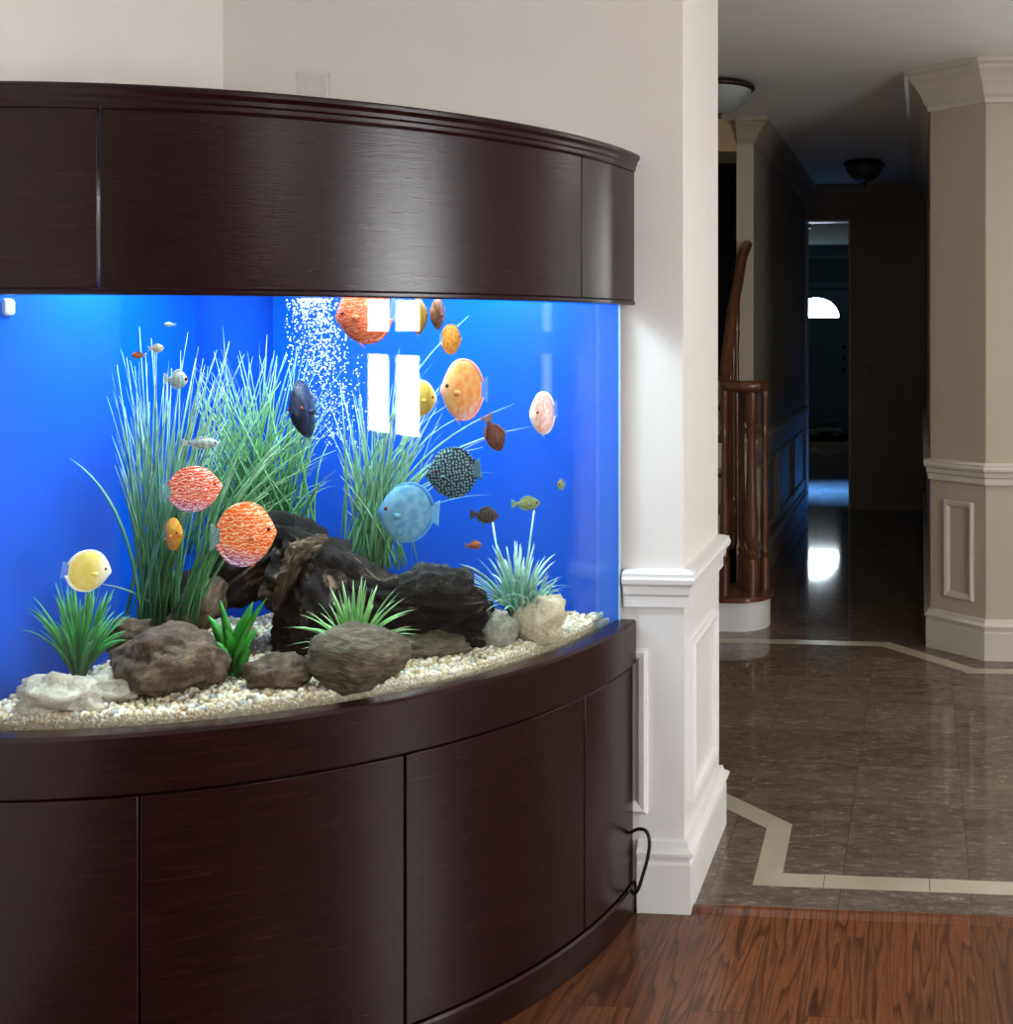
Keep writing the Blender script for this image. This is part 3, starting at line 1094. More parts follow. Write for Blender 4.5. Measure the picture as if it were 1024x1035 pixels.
log(b, [(277, 618, 2.66, 3), (285, 598, 2.655, 6), (294, 578, 2.655, 8), (304, 560, 2.66, 9), (318, 549, 2.67, 7), (332, 545, 2.69, 3)], 28, 0.7, 9, 14)
o = drift_part(b, 'bark', M['bark']); o['label'] = 'pale peeling bark strip'
b = MB()
log(b, [(405, 592, 2.66, 8), (425, 586, 2.66, 13), (450, 584, 2.66, 14), (478, 592, 2.68, 9)], 30, 0.5, 12, 12)
o = drift_part(b, 'moss', M['moss']); o['label'] = 'grey-green mossy crust'

# ------------------------------------------------------------------ plants


def blade(mb, p0, p1, bend, w, side, seg=9, vflat=0.25, taper=0.9):
    """strap leaf with a shallow keel, thick enough to be solid"""
    c = (p0 + p1) / 2 + bend
    rows, uv = [], []
    for i in range(seg + 1):
        t = i / seg
        p = p0 * (1 - t) ** 2 + c * 2 * t * (1 - t) + p1 * t * t
        tg = ((c - p0) * (1 - t) + (p1 - c) * t)
        tg = tg.normalized() if tg.length > 1e-6 else Vector((0, 0, 1))
        s = (side - tg * side.dot(tg))
        s = s.normalized() if s.length > 1e-4 else Vector((1, 0, 0))
        nn = tg.cross(s)
        hw = w / 2 * (min(1, 0.55 + t * 2.0)) * (1 - t ** 3 * taper)
        rows.append([p - s * hw, p + nn * hw * vflat, p + s * hw, p - nn * hw * vflat * 0.6])
        uv += [(k / 3, t) for k in range(4)]
    mb.grid(rows, closed_v=True, cap=True, smooth=True, uvs=uv)


def side_vec(r):
    a = TH + r.gauss(0, 0.7)
    return Vector((math.cos(a), math.sin(a), 0))


def inside(p):
    """keep a point between the backdrop and the bow"""
    q = Vector(p)
    q.x = max(q.x, -1.825); q.y = min(q.y, 2.998)
    dx, dy = q.x - CX, q.y - CY
    r = math.hypot(dx, dy)
    if r > 0.962:
        q.x, q.y = CX + dx / r * 0.962, CY + dy / r * 0.962
    q.z = min(q.z, 1.595)
    return q


def grass(name, label, base, tips, mat, w, n_fill, fill, seed, jitter=14, bend=0.25, dd=0.10):
    """base = (px, py, depth); tips = named tips (px, py[, bend px]); fill = (x0, x1, y0, y1) for random tips"""
    r = random.Random(seed)
    bx, by, bd = base
    root = thing(name, label, 'aquarium plant', tuple(P(bx, by, bd)), 0, 'grass plants in the tank')
    b = MB()
    allt = list(tips)
    for k in range(n_fill):
        t = r.random() ** 0.75
        x = r.uniform(fill[0], fill[1])
        allt.append((x, fill[3] + (fill[2] - fill[3]) * t, None))
    for tp in allt:
        d0, d1 = bd + r.uniform(-0.03, 0.03), bd + r.uniform(-dd, dd)
        p0 = inside(P(bx + r.gauss(0, jitter), by + r.uniform(-3, 5), d0))
        p1 = inside(P(tp[0], tp[1], d1))
        bnd = tp[2] if len(tp) > 2 else None
        sx = (tp[0] - bx)
        if bnd is None:
            bnd = -sx * bend * r.uniform(0.4, 1.3)
        up = abs(sx) * 0.35 * r.uniform(0.5, 1.2)
        bv = RT * (bnd * bd / FPX) + Vector((0, 0, up * bd / FPX))
        blade(b, p0, p1, bv, w * r.uniform(0.6, 1.2), side_vec(r), 11)
    for i, v in enumerate(b.v):
        b.v[i] = tuple(inside(v) - root.location)
    b.build('leaves', mat, root)
    b = MB()
    b.lathe([(0.006, -0.02), (0.016, -0.012), (0.018, 0.0), (0.012, 0.02), (0.004, 0.035)], (0, 0, 0), 12)
    b.build('root_crown', M['bark'], root)
    return root


grass('eelgrass', 'tall blue-green grass plant at left, behind the large round brown stone', (157, 634, 2.62),
      [(141, 330, 0), (153, 342, 2), (190, 336, -6), (198, 362, -4), (218, 358, -10), (247, 358, -14), (122, 352, 6), (108, 400, 10), (107, 440, 12), (40, 463, 26), (232, 345, 0), (100, 590, 6), (116, 470, 6)],
      M['grass_blue'], 0.0062, 120, (112, 232, 350, 500), 21, 13, 0.22, 0.09)
grass('eelgrass', 'bushy mid-green grass plant behind the driftwood peak', (258, 560, 2.90),
      [(225, 328, 6), (262, 345, 2), (300, 350, -6), (318, 366, -14), (345, 375, -22), (330, 430, -30), (205, 395, 14), (270, 338, 0), (340, 455, -40), (352, 400, -30), (300, 478, -40), (175, 560, 10)],
      M['grass_green'], 0.0066, 190, (196, 340, 350, 500), 22, 34, 0.25, 0.10)
grass('eelgrass', 'arching grass plant right of the bubbles, behind the light blue discus', (378, 572, 2.92),
      [(474, 319, -70), (437, 368, -30), (537, 431, -60), (520, 408, -50), (509, 478, -50), (470, 400, -40), (488, 452, -40), (448, 392, -36), (404, 352, -14), (425, 405, -20), (500, 440, -50), (360, 372, 6), (345, 392, 10), (330, 430, 14), (480, 415, -52), (498, 500, -30)],
      M['grass_blue'], 0.0062, 130, (335, 450, 385, 520), 23, 15, 0.28, 0.09)
# long stray leaves trailing to the front from the left clump belong to the first plant's neighbour
grass('eelgrass', 'leaning grass plant fanning right behind the orange discus', (190, 630, 2.56),
      [(300, 425, -30), (322, 470, -50), (318, 448, -40), (290, 440, -26), (276, 400, -16), (240, 470, -12), (316, 500, -50), (262, 432, -14), (330, 462, -55)],
      M['grass_green'], 0.0055, 26, (205, 300, 430, 520), 24, 8, 0.2, 0.05)


def spiky(name, label, foot, d, mat, leaves, w, hpx, wpx, seed, low=0.25, curl=0.25, z=None):
    """rosette of pointed leaves"""
    r = random.Random(seed)
    base = inside(P(foot[0], foot[1], d))
    root = thing(name, label, 'aquarium plant', tuple(base), 0, 'spiky plants in the tank')
    b = MB()
    for k in range(leaves):
        az = r.uniform(0, 2 * PI)
        el = r.uniform(low, 1.45)
        L = r.uniform(0.72, 1.05)
        hv = L * math.sin(el) * hpx * d / FPX
        rv = L * math.cos(el) * (wpx / 2) * d / FPX * 1.1
        dirv = Vector((math.cos(az), math.sin(az), 0))
        p0 = dirv * 0.006 + Vector((0, 0, r.uniform(0, 0.02)))
        p1 = Vector((dirv.x * rv, dirv.y * rv * 0.8, hv))
        bv = Vector((0, 0, 1)) * (curl * rv) - dirv * (0.08 * rv)
        sd = Vector((-dirv.y, dirv.x, 0))
        if r.random() < 0.4:
            sd = RT.copy()
        blade(b, p0, p1, bv, w * r.uniform(0.75, 1.2), sd, 7, 0.25, 0.95)
    for i, v in enumerate(b.v):
        b.v[i] = tuple(inside(Vector(v) + base) - base)
    b.build('leaves', mat, root)
    b = MB()
    b.lathe([(0.004, -0.03), (0.010, -0.02), (0.012, 0.0), (0.010, 0.015), (0.003, 0.03)], (0, 0, 0), 10)
    b.build('stem', M['bark'] if 'dark' in label else mat, root)
    return root


spiky('spiky_plant', 'dark green spiky plant at the left end of the tank', (80, 690), 2.45, M['grass_dark'], 80, 0.0125, 108, 124, 31, 0.5, 0.35)
spiky('spiky_plant', 'lime green spiky plant tucked behind the layered stone', (358, 668), 2.56, M['leaf_lime'], 64, 0.012, 82, 140, 32, 0.15, 0.25)
aq = spiky('spiky_plant', 'pale aqua spiky plant behind the rounded grey stone', (524, 632), 2.80, M['leaf_aqua'], 110, 0.009, 84, 152, 33, 0.3, 0.35)
b = MB()
for pts in ([(520, 600, 2.8), (503, 560, 2.8), (498, 528, 2.8)], [(528, 600, 2.8), (534, 560, 2.8), (540, 516, 2.8)]):
    b.tube([P(*q) - aq.location for q in pts], 0.0022, 6)
o = b.build('flower_stalk', M['leaf_aqua'], aq)
# broad-leaved plant
r_ = random.Random(5)
root = thing('broad_leaf_plant', 'bright green broad-leaved plant between the round brown stone and driftwood', 'aquarium plant', tuple(P(237, 684, 2.50)))
b = MB()
for tx, ty, bd, wd in ((210, 622, 4, 15), (222, 606, 2, 12), (238, 640, 0, 15), (256, 608, -6, 15), (270, 604, -10, 9), (262, 634, -6, 14), (246, 622, -2, 14), (228, 636, 2, 15), (252, 655, -2, 13), (216, 648, 5, 11)):
    p1 = P(tx, ty, 2.50 + r_.uniform(-0.04, 0.04)) - root.location
    blade(b, Vector((r_.uniform(-.008, .008), r_.uniform(-.008, .008), 0)), p1, RT * (bd * 0.002) + Vector((0, 0, 0.012)), wd * 2.5 / FPX, RT + FW * r_.uniform(-0.6, 0.6), 10, 0.3, 0.97)
b.build('leaves', M['leaf_bright'], root)
b = MB(); b.lathe([(0.006, -0.03), (0.010, -0.02), (0.011, 0.0), (0.004, 0.02)], (0, 0, 0), 10)
b.build('stem', M['grass_dark'], root)

# ------------------------------------------------------------------ rising air bubbles
b = MB()
rb = random.Random(77)
for k in range(1500):
    t = rb.random() ** 1.5
    y = 302 + 150 * t
    x = rb.gauss(316 + 26 * t, 15 + 13 * t)
    if x < 288 or (x > 372) or (x > 350 and rb.random() < 0.5):
        continue
    c = inside(P(x, y, 2.93 + rb.uniform(-0.05, 0.05)))
    s = rb.uniform(0.0009, 0.0023)
    b.add([c + v * s for v in ICO_V], ICO_F, None, 0, True)
tag(b.build('air_bubbles', M['bubble'], recalc=False), 'column of white air bubbles rising at the back of the tank', 'bubbles', kind='stuff')

# ------------------------------------------------------------------ fish
def fish_mat(name, c1, c2, kind='worm', scale=1.0, rim=None, belly=None, front=None, rough=0.35):
    """skin: c1 ground, c2 marking, rim = colour of the edge, belly = colour of the lower rear, front = face colour.
    Generated coordinates: x runs from tail to snout, z from belly to back"""
    m = NT(name)
    tc = m.n('TexCoord')
    uv = tc.outputs['UV']
    sep = m.n('SeparateXYZ')
    m.l(uv, sep.inputs[0])
    if kind == 'worm':
        mp = m.n('Mapping'); mp.inputs['Rotation'].default_value = (0, 0, 0.0)
        mp.inputs['Scale'].default_value = (0.85, 1.0, 1)
        m.l(uv, mp.inputs[0])
        wv = m.n('TexWave', bands_direction='Y', i_Scale=5.0 * scale, i_Distortion=9.0, i_Detail=2.0)
        wv.inputs['Detail Scale'].default_value = 2.2
        m.l(mp.outputs[0], wv.inputs['Vector'])
        f = m.ramp(wv.outputs['Fac'], [(0.58, (0, 0, 0)), (0.80, (1, 1, 1))])
    elif kind == 'spots':
        mp = m.n('Mapping'); mp.inputs['Scale'].default_value = (15 * scale, 17 * scale, 1)
        m.l(uv, mp.inputs[0])
        vo = m.n('TexVoronoi', i_Scale=1.0, voronoi_dimensions='2D')
        vo.inputs['Randomness'].default_value = 0.55
        m.l(mp.outputs[0], vo.inputs['Vector'])
        f = m.ramp(vo.outputs['Distance'], [(0.18, (1, 1, 1)), (0.40, (0, 0, 0))])
    elif kind == 'bars':
        mp = m.n('Mapping'); mp.inputs['Scale'].default_value = (9 * scale, 0.9, 1)
        m.l(uv, mp.inputs[0])
        no = m.n('TexNoise', i_Scale=1.0, i_Detail=2.0)
        m.l(mp.outputs[0], no.inputs['Vector'])
        f = m.ramp(no.outputs['Fac'], [(0.45, (0, 0, 0)), (0.6, (1, 1, 1))])
    else:
        no = m.n('TexNoise', i_Scale=5.0 * scale, i_Detail=4.0)
        m.l(uv, no.inputs['Vector'])
        f = m.ramp(no.outputs['Fac'], [(0.4, (0, 0, 0)), (0.62, (1, 1, 1))])
    c = m.mix(f, c1, c2)
    if belly:
        av = m.n('Math', operation='MULTIPLY_ADD')
        m.l(sep.outputs['X'], av.inputs[0]); av.inputs[1].default_value = 0.25
        m.l(sep.outputs['Y'], av.inputs[2])
        fb = m.ramp(av.outputs[0], [(0.10, (0.85,) * 3), (0.42, (0, 0, 0))])
        c = m.mix(fb, c, m.mix(f, belly, (0.78, 0.74, 0.85)))
    if front:
        ff = m.ramp(sep.outputs['X'], [(0.62, (0, 0, 0)), (0.92, (1, 1, 1))])
        c = m.mix(ff, c, front)
    if rim:
        # distance from the middle of the disc
        ma = m.n('VectorMath', operation='SUBTRACT'); ma.inputs[1].default_value = (0.47, 0.5, 0)
        m.l(uv, ma.inputs[0])
        ms = m.n('VectorMath', operation='MULTIPLY'); ms.inputs[1].default_value = (1, 1, 0)
        m.l(ma.outputs[0], ms.inputs[0])
        ln = m.n('VectorMath', operation='LENGTH')
        m.l(ms.outputs[0], ln.inputs[0])
        fr2 = m.ramp(ln.outputs['Value'], [(0.42, (0, 0, 0)), (0.48, (1, 1, 1))])
        c = m.mix(fr2, c, rim)
    m.base(c)
    m.set(Roughness=0.5)
    m.b.inputs['Specular IOR Level'].default_value = 0.15
    return m.m


def fin_mat(name, col, alpha=0.75):
    m = NT(name)
    tc = m.n('TexCoord')
    wv = m.n('TexWave', i_Scale=14.0, i_Distortion=1.0)
    m.l(tc.outputs['Generated'], wv.inputs['Vector'])
    m.base(m.mix(m.ramp(wv.outputs['Fac'], [(0.3, (0, 0, 0)), (0.8, (0.6,) * 3)]), col, tuple(min(1, c * 1.5 + 0.03) for c in col)))
    m.set(Roughness=0.4, Alpha=alpha)
    return m.m


EYE_DARK = plain('fish_eye_black', (0.008, 0.006, 0.006), 0.1)
EYE_RED = plain('fish_eye_red', (0.30, 0.03, 0.02), 0.2)

DISC = [(0.0, 0.05, 0.03), (0.02, 0.13, 0.2), (0.06, 0.29, 0.42), (0.12, 0.50, 0.66), (0.20, 0.71, 0.86), (0.30, 0.88, 0.97), (0.42, 0.98, 1.0), (0.54, 1.0, 0.93),
        (0.66, 0.97, 0.80), (0.77, 0.88, 0.62), (0.86, 0.73, 0.44), (0.93, 0.52, 0.28), (0.97, 0.34, 0.18), (1.0, 0.24, 0.10)]
SLIM = [(0.0, 0.06, 0.05), (0.04, 0.28, 0.35), (0.10, 0.52, 0.65), (0.2, 0.80, 0.92), (0.32, 0.98, 1.0), (0.45, 1.0, 0.98), (0.58, 0.9, 0.85),
        (0.70, 0.70, 0.66), (0.82, 0.48, 0.45), (0.92, 0.32, 0.28), (1.0, 0.26, 0.2)]
SEG = 20


def make_fish(L, H, prof, thick, mats, round_fins=True):
    """local +X = snout, +Z = back. L = snout to tail root, H = height over the fins. Returns the list of (name, MB, material)"""
    body_mat, fin, tailm = mats
    bh = H * (0.455 if round_fins else 0.46)            # half height of the body itself
    T = H * thick / 2
    parts = []
    b = MB()
    rows = []
    for u, h, w in prof:
        x = L * (0.5 - u)
        zc = -0.03 * H * math.sin(PI * u)
        row = []
        for k in range(SEG):
            a = 2 * PI * k / SEG
            ca, sa = math.cos(a), math.sin(a)
            # lens-shaped section: narrow at back and belly
            row.append((x, T * w * ca * abs(ca) ** 0.25, zc * 0 + bh * h * sa))
        rows.append(row)
    b.grid(rows, closed_v=True, cap=True)
    parts.append(('body', b, body_mat))

    def prof_h(u):
        for (u0, h0, _), (u1, h1, _) in zip(prof, prof[1:]):
            if u0 <= u <= u1:
                return h0 + (h1 - h0) * (u - u0) / (u1 - u0)
        return prof[-1][1]

    def edge_fin(sign, u0, u1, k):
        b = MB()
        rows = []
        n = 14
        for i in range(n + 1):
            t = i / n
            u = u0 + (u1 - u0) * t
            hb = bh * prof_h(u) * 0.94
            rise = k * H * (math.sin(PI * min(1, 0.12 + t * 0.86)) ** 0.6)
            back = 0.03 * L * t + (0.05 * L if round_fins else 0.05 * L) * t * t
            x = L * (0.5 - u)
            rip = 0.004 * H * math.sin(i * 2.2)
            zt = sign * (hb + rise * (1 if not round_fins else 1.0))
            th = 0.012 * H
            rows.append([(x, th, sign * hb), (x - back, 0.0015 + rip, zt), (x - back, -0.0015 + rip, zt), (x, -th, sign * hb)])
        b.grid(rows, closed_v=True, cap=True)
        return b
    if round_fins:
        parts.append(('dorsal_fin', edge_fin(1, 0.18, 0.99, 0.055), body_mat))
        parts.append(('anal_fin', edge_fin(-1, 0.36, 0.99, 0.055), body_mat))
    else:
        parts.append(('dorsal_fin', edge_fin(1, 0.35, 0.80, 0.16), fin))
        parts.append(('anal_fin', edge_fin(-1, 0.52, 0.85, 0.13), fin))
    # tail fan
    b = MB()
    rows = []
    hb = bh * prof[-1][1]
    tl = 0.17 * L if round_fins else 0.24 * L
    for i in range(7):
        t = i / 6
        x = -L * 0.5 + 0.01 * L - tl * t
        hh = hb * 0.9 + (0.11 * H if round_fins else 0.24 * H) * (t ** 0.7)
        row = []
        for j in range(9):
            s = -1 + j / 4
            notch = 0.0 if round_fins else 0.25 * tl * t * (1 - abs(s))
            row.append((x + notch, 0.0012 + 0.003 * H * math.sin(j * 2.1) * t, hh * s))
        for j in range(8, -1, -1):
            s = -1 + j / 4
            notch = 0.0 if round_fins else 0.25 * tl * t * (1 - abs(s))
            row.append((x + notch, -0.0012 + 0.003 * H * math.sin(j * 2.1) * t, hh * s))
        rows.append(row)
    b.grid(rows, closed_v=True, cap=True)
    parts.append(('tail_fin', b, tailm))
    # pectoral fins, both sides, and pelvic fins
    for sg in (1, -1):
        b = MB()
        u = 0.30
        x0 = L * (0.5 - u)
        y0 = sg * T * 0.93
        rows = []
        for i in range(5):
            t = i / 4
            hh = H * (0.015 + 0.035 * math.sin(PI * min(1, 0.2 + 0.7 * t)))
            rows.append([(x0 - 0.15 * L * t, y0 + sg * (0.02 * H + 0.05 * H * t), -0.04 * H + hh * s + e) for s, e in ((1, 0), (-1, 0))] +
                        [(x0 - 0.15 * L * t, y0 + sg * (0.014 * H + 0.05 * H * t), -0.04 * H + hh * s) for s in (-1, 1)])
        b.grid(rows, closed_v=True, cap=True)
        parts.append(('pectoral_fin', b, body_mat))
    b = MB()
    zb = -bh * prof_h(0.36) * 0.96
    b.tube([(L * 0.14, 0, zb + 0.02 * H), (L * 0.10, 0.004, zb - 0.06 * H), (L * 0.02, 0.006, zb - (0.13 if round_fins else 0.16) * H)], [0.02 * H, 0.012 * H, 0.003 * H], 6)
    parts.append(('pelvic_fin', b, fin))
    ue = 0.15 if round_fins else 0.13
    er = 0.036 * H if round_fins else 0.10 * H
    hw = 0
    for (u0, _, w0), (u1, _, w1) in zip(prof, prof[1:]):
        if u0 <= ue <= u1:
            hw = w0 + (w1 - w0) * (ue - u0) / (u1 - u0)
    for sg in (1, -1):
        b = MB()
        vs, fs = ico(2)
        c = Vector((L * (0.5 - ue), sg * T * hw * 0.90, 0.07 * H))
        b.add([c + Vector((v.x * er, v.y * er * 0.55, v.z * er)) for v in vs], fs, None, 0, True)
        vs, fs = ico(2)
        c2 = c + Vector((0, sg * er * 0.30, 0))
        b.add([c2 + Vector((v.x * er * 0.62, v.y * er * 0.42, v.z * er * 0.62)) for v in vs], fs, None, 1, True)
        parts.append(('eye', b, [EYE_RED, EYE_DARK]))
    return parts


def fish(name, label, px, py, d, lpx, hpx, face, mats, yaw=0.0, tilt=0.0, disc=True, thick=0.30, group=None, roll=0.0):
    """px, py = middle of the body; lpx = length of the body seen side-on"""
    L, H = lpx * d / FPX * math.cos(math.atan((PX - px) / FPX)), hpx * d / FPX   # a fish off the axis looks longer
    root = thing(name, label, 'fish', tuple(P(px, py, d)), 0, group or ('discus in the tank' if disc else 'small fish in the tank'))
    rz = TH + math.atan((PX - px) / FPX) + math.radians(yaw) + (0 if face > 0 else PI)
    root.rotation_mode = 'QUATERNION'
    root.rotation_quaternion = (Matrix.Rotation(rz, 3, 'Z') @ Matrix.Rotation(math.radians(-tilt), 3, 'Y') @ Matrix.Rotation(math.radians(roll), 3, 'X')).to_quaternion()
    for nm, mb, mt in make_fish(L, H, DISC if disc else SLIM, thick, mats, disc):
        mb.uv = [[(mb.v[q][0] / L + 0.5, mb.v[q][2] / H + 0.5) for q in fc] for fc in mb.f]
        mb.build(nm, mt, root)
    return root


OR, ORF = (0.85, 0.14, 0.02), (0.62, 0.10, 0.03)
FM = {
    'red_worm': fish_mat('red_worm_skin', (0.78, 0.085, 0.02), (0.88, 0.60, 0.50), 'worm', 1.0, None, (0.22, 0.12, 0.42), None),
    'orange_worm': fish_mat('orange_worm_skin', (0.85, 0.13, 0.012), (0.92, 0.55, 0.32), 'worm', 1.1, None, (0.25, 0.18, 0.55), None),
    'red_worm_dim': fish_mat('brick_worm_skin', (0.52, 0.07, 0.02), (0.70, 0.26, 0.14), 'worm', 1.1, None, None, None),
    'peach': fish_mat('peach_skin', (0.78, 0.28, 0.07), (0.80, 0.42, 0.14), 'blotch', 1.6, (0.90, 0.42, 0.30), (0.85, 0.30, 0.22), (0.80, 0.50, 0.20)),
    'yellow': fish_mat('yellow_skin', (0.62, 0.45, 0.08), (0.45, 0.30, 0.06), 'bars', 0.8, (0.72, 0.66, 0.40)),
    'amber': fish_mat('amber_skin', (0.45, 0.16, 0.02), (0.62, 0.30, 0.05), 'blotch', 2.0),
    'brown': fish_mat('brown_skin', (0.10, 0.045, 0.02), (0.20, 0.09, 0.03), 'bars', 1.0),
    'ochre': fish_mat('ochre_skin', (0.40, 0.24, 0.03), (0.16, 0.10, 0.03), 'bars', 0.9),
    'rose': fish_mat('rose_skin', (0.85, 0.36, 0.27), (0.88, 0.66, 0.55), 'blotch', 2.0, (0.90, 0.86, 0.80)),
    'dark_red': fish_mat('dark_red_skin', (0.085, 0.025, 0.018), (0.15, 0.05, 0.03), 'blotch', 2.0),
    'spotted': fish_mat('spotted_teal_skin', (0.010, 0.020, 0.030), (0.16, 0.34, 0.38), 'spots', 1.0),
    'blue': fish_mat('pale_blue_skin', (0.07, 0.24, 0.40), (0.16, 0.36, 0.47), 'blotch', 1.5, (0.06, 0.26, 0.55), None, (0.14, 0.36, 0.48)),
    'navy': fish_mat('navy_skin', (0.006, 0.010, 0.026), (0.016, 0.028, 0.06), 'bars', 0.8),
    'mottled': fish_mat('mottled_dark_skin', (0.012, 0.012, 0.014), (0.16, 0.13, 0.10), 'spots', 0.55),
    'olive': fish_mat('olive_skin', (0.16, 0.24, 0.07), (0.28, 0.36, 0.16), 'blotch', 2.0),
    'rust': fish_mat('rust_skin', (0.22, 0.06, 0.025), (0.30, 0.10, 0.05), 'blotch', 2.0),
    'lemon': fish_mat('lemon_white_skin', (0.78, 0.60, 0.10), (0.82, 0.66, 0.20), 'blotch', 1.2, (0.80, 0.82, 0.72), None, (0.84, 0.84, 0.76)),
    'marigold': fish_mat('marigold_skin', (0.80, 0.22, 0.03), (0.75, 0.50, 0.06), 'blotch', 1.5),
    'grey': fish_mat('grey_silver_skin', (0.22, 0.30, 0.27), (0.40, 0.48, 0.42), 'bars', 1.0),
    'silver': fish_mat('silver_tan_skin', (0.42, 0.40, 0.28), (0.62, 0.60, 0.46), 'blotch', 2.0),
}
FF = {
    'orange': fin_mat('orange_fin', (0.75, 0.10, 0.03), 0.8), 'clear': fin_mat('clear_fin', (0.40, 0.58, 0.70), 0.14), 'peach': fin_mat('peach_fin', (0.85, 0.30, 0.10), 0.85),
    'white': fin_mat('white_fin', (0.80, 0.80, 0.72), 0.8), 'yellow': fin_mat('yellow_fin', (0.62, 0.50, 0.18), 0.8), 'dark': fin_mat('dark_fin', (0.03, 0.03, 0.04), 0.9),
    'blue': fin_mat('blue_fin', (0.13, 0.38, 0.62), 0.7), 'brown': fin_mat('brown_fin', (0.16, 0.06, 0.025), 0.85), 'teal': fin_mat('teal_fin', (0.05, 0.14, 0.17), 0.9),
    'olive': fin_mat('olive_fin', (0.20, 0.28, 0.12), 0.8), 'purple': fin_mat('purple_fin', (0.22, 0.14, 0.45), 0.8), 'amber': fin_mat('amber_fin', (0.42, 0.14, 0.02), 0.85), 'grey': fin_mat('grey_fin', (0.35, 0.40, 0.36), 0.6),
}


def fm(body, fin, tail='clear'):
    return (FM[body], FF[fin], FF[tail])


fish('discus', 'red and white maze-patterned discus facing right, above the orange discus', 199, 494, 2.42, 52, 48, 1, fm('red_worm', 'orange'), 0, 4)
fish('discus', 'large round orange discus with pale maze lines facing right, by the driftwood peak', 251, 540, 2.44, 58, 68, 1, fm('orange_worm', 'orange'), 0, 0)
fish('discus', 'yellow and white discus facing right, above the dark green spiky plant', 91, 577, 2.36, 44, 44, 1, fm('lemon', 'white'), 0, -8)
fish('discus', 'brick-red discus facing left, partly tucked up behind the hood edge', 366, 318, 2.66, 54, 64, -1, fm('red_worm_dim', 'orange'), 0, -8)
fish('discus', 'large peach-pink discus facing left, right of the window reflection', 466, 394, 2.60, 42, 66, -1, fm('peach', 'peach'), 8, 0)
fish('discus', 'yellow discus facing right, nose to the large peach discus', 425, 403, 2.72, 34, 40, 1, fm('yellow', 'yellow'), 0, -6)
fish('discus', 'small rose discus with white rim, farthest right of the discus', 548, 418, 2.84, 38, 46, -1, fm('rose', 'white'), 52, -6)
fish('discus', 'dark teal-spotted discus facing left, above the light blue discus', 455, 478, 2.62, 48, 54, -1, fm('spotted', 'teal', 'teal'), 0, -6)
fish('discus', 'light blue discus facing left, in front of the arching grass', 409, 518, 2.60, 54, 64, -1, fm('blue', 'blue', 'blue'), 0, 4)
fish('discus', 'navy-black discus seen almost edge-on beside the bubbles', 306, 414, 2.62, 54, 62, -1, fm('navy', 'dark', 'dark'), 70, -8, roll=8)
fish('discus', 'small amber discus facing right, above the large peach discus', 457, 343, 2.70, 20, 32, 1, fm('amber', 'amber'), 10, 0)
fish('discus', 'tiny marigold discus seen half edge-on below the maze-patterned discus', 176, 540, 2.50, 26, 34, 1, fm('marigold', 'orange'), -52, 0)
fish('discus', 'slim ochre discus under the hood beside the window reflection', 424, 320, 2.74, 28, 38, 1, fm('ochre', 'yellow'), 62, 0)
fish('discus', 'dark brown discus seen edge-on just under the hood', 442, 317, 2.78, 28, 34, -1, fm('brown', 'brown', 'brown'), 66, 0)
fish('catfish', 'dark red-brown fish hanging nose-down right of the spotted discus', 500, 441, 2.66, 34, 20, 1, fm('dark_red', 'brown', 'brown'), 18, -68, False, 0.5)
fish('small_fish', 'mottled black little fish above the aqua plant, facing right', 492, 521, 2.66, 24, 17, 1, fm('mottled', 'dark', 'dark'), 0, -6, False, 0.4)
fish('small_fish', 'olive little fish facing right, right of the mottled black one', 534, 509, 2.72, 24, 14, 1, fm('olive', 'olive', 'olive'), 0, 0, False, 0.4)
fish('small_fish', 'rusty little fish low beside the end of the driftwood', 480, 551, 2.86, 14, 9, 1, fm('rust', 'brown', 'brown'), 0, 0, False, 0.4)
fish('small_fish', 'tiny pale fish alone at right against the blue', 567, 490, 2.80, 9, 12, -1, fm('olive', 'clear'), 40, 0, False, 0.4)
fish('small_fish', 'grey striped fish between the tips of the tall grass at left', 180, 384, 2.52, 20, 19, 1, fm('grey', 'grey', 'grey'), 10, -4, False, 0.35)
fish('small_fish', 'silvery tan fish at the top of the tall grass, facing right', 159, 352, 2.50, 13, 9, 1, fm('silver', 'grey', 'grey'), 0, 2, False, 0.4)
fish('small_fish', 'brownish little fish just left of the silvery tan one', 139, 359, 2.52, 13, 7, -1, fm('rust', 'brown', 'grey'), 0, 0, False, 0.4)
fish('small_fish', 'faint tiny fish high under the hood, above the tall grass', 171, 328, 2.60, 10, 5, -1, fm('grey', 'clear'), 0, 0, False, 0.4)
fish('small_fish', 'slim grey-brown fish half hidden in grass above the maze-patterned discus', 206, 448, 2.50, 32, 12, 1, fm('grey', 'grey', 'grey'), 0, -4, False, 0.5)

# small fitting at the left edge of the glass
b = MB()
pt = P(2, 311, 2.40)
b.box(pt.x - 0.03, pt.x + 0.020, pt.y - 0.015, pt.y + 0.015, pt.z - 0.017, pt.z + 0.019)
o = b.build('water_outlet', M['plastic_grey'], bevel=0.008)
tag(o, 'pale grey plastic water outlet at the top left of the tank', 'water outlet')

# ------------------------------------------------------------------ on and beside the aquarium
c = P(316, 90, 2.52)
b = MB()
R0 = 0.036
b.lathe([(0.0, 0.0), (R0 * 0.86, 0.0), (R0 * 0.9, 0.004), (R0, 0.105), (R0 - 0.0025, 0.106), (R0 * 0.9 - 0.003, 0.010), (0.0, 0.008)], (0, 0, 0), 32, cap=False)
o = b.build('glass_tumbler', M['cup_glass'])
o.location = (c.x, c.y, 1.9455)
tag(o, 'clear glass tumbler standing on top of the aquarium hood', 'glass')

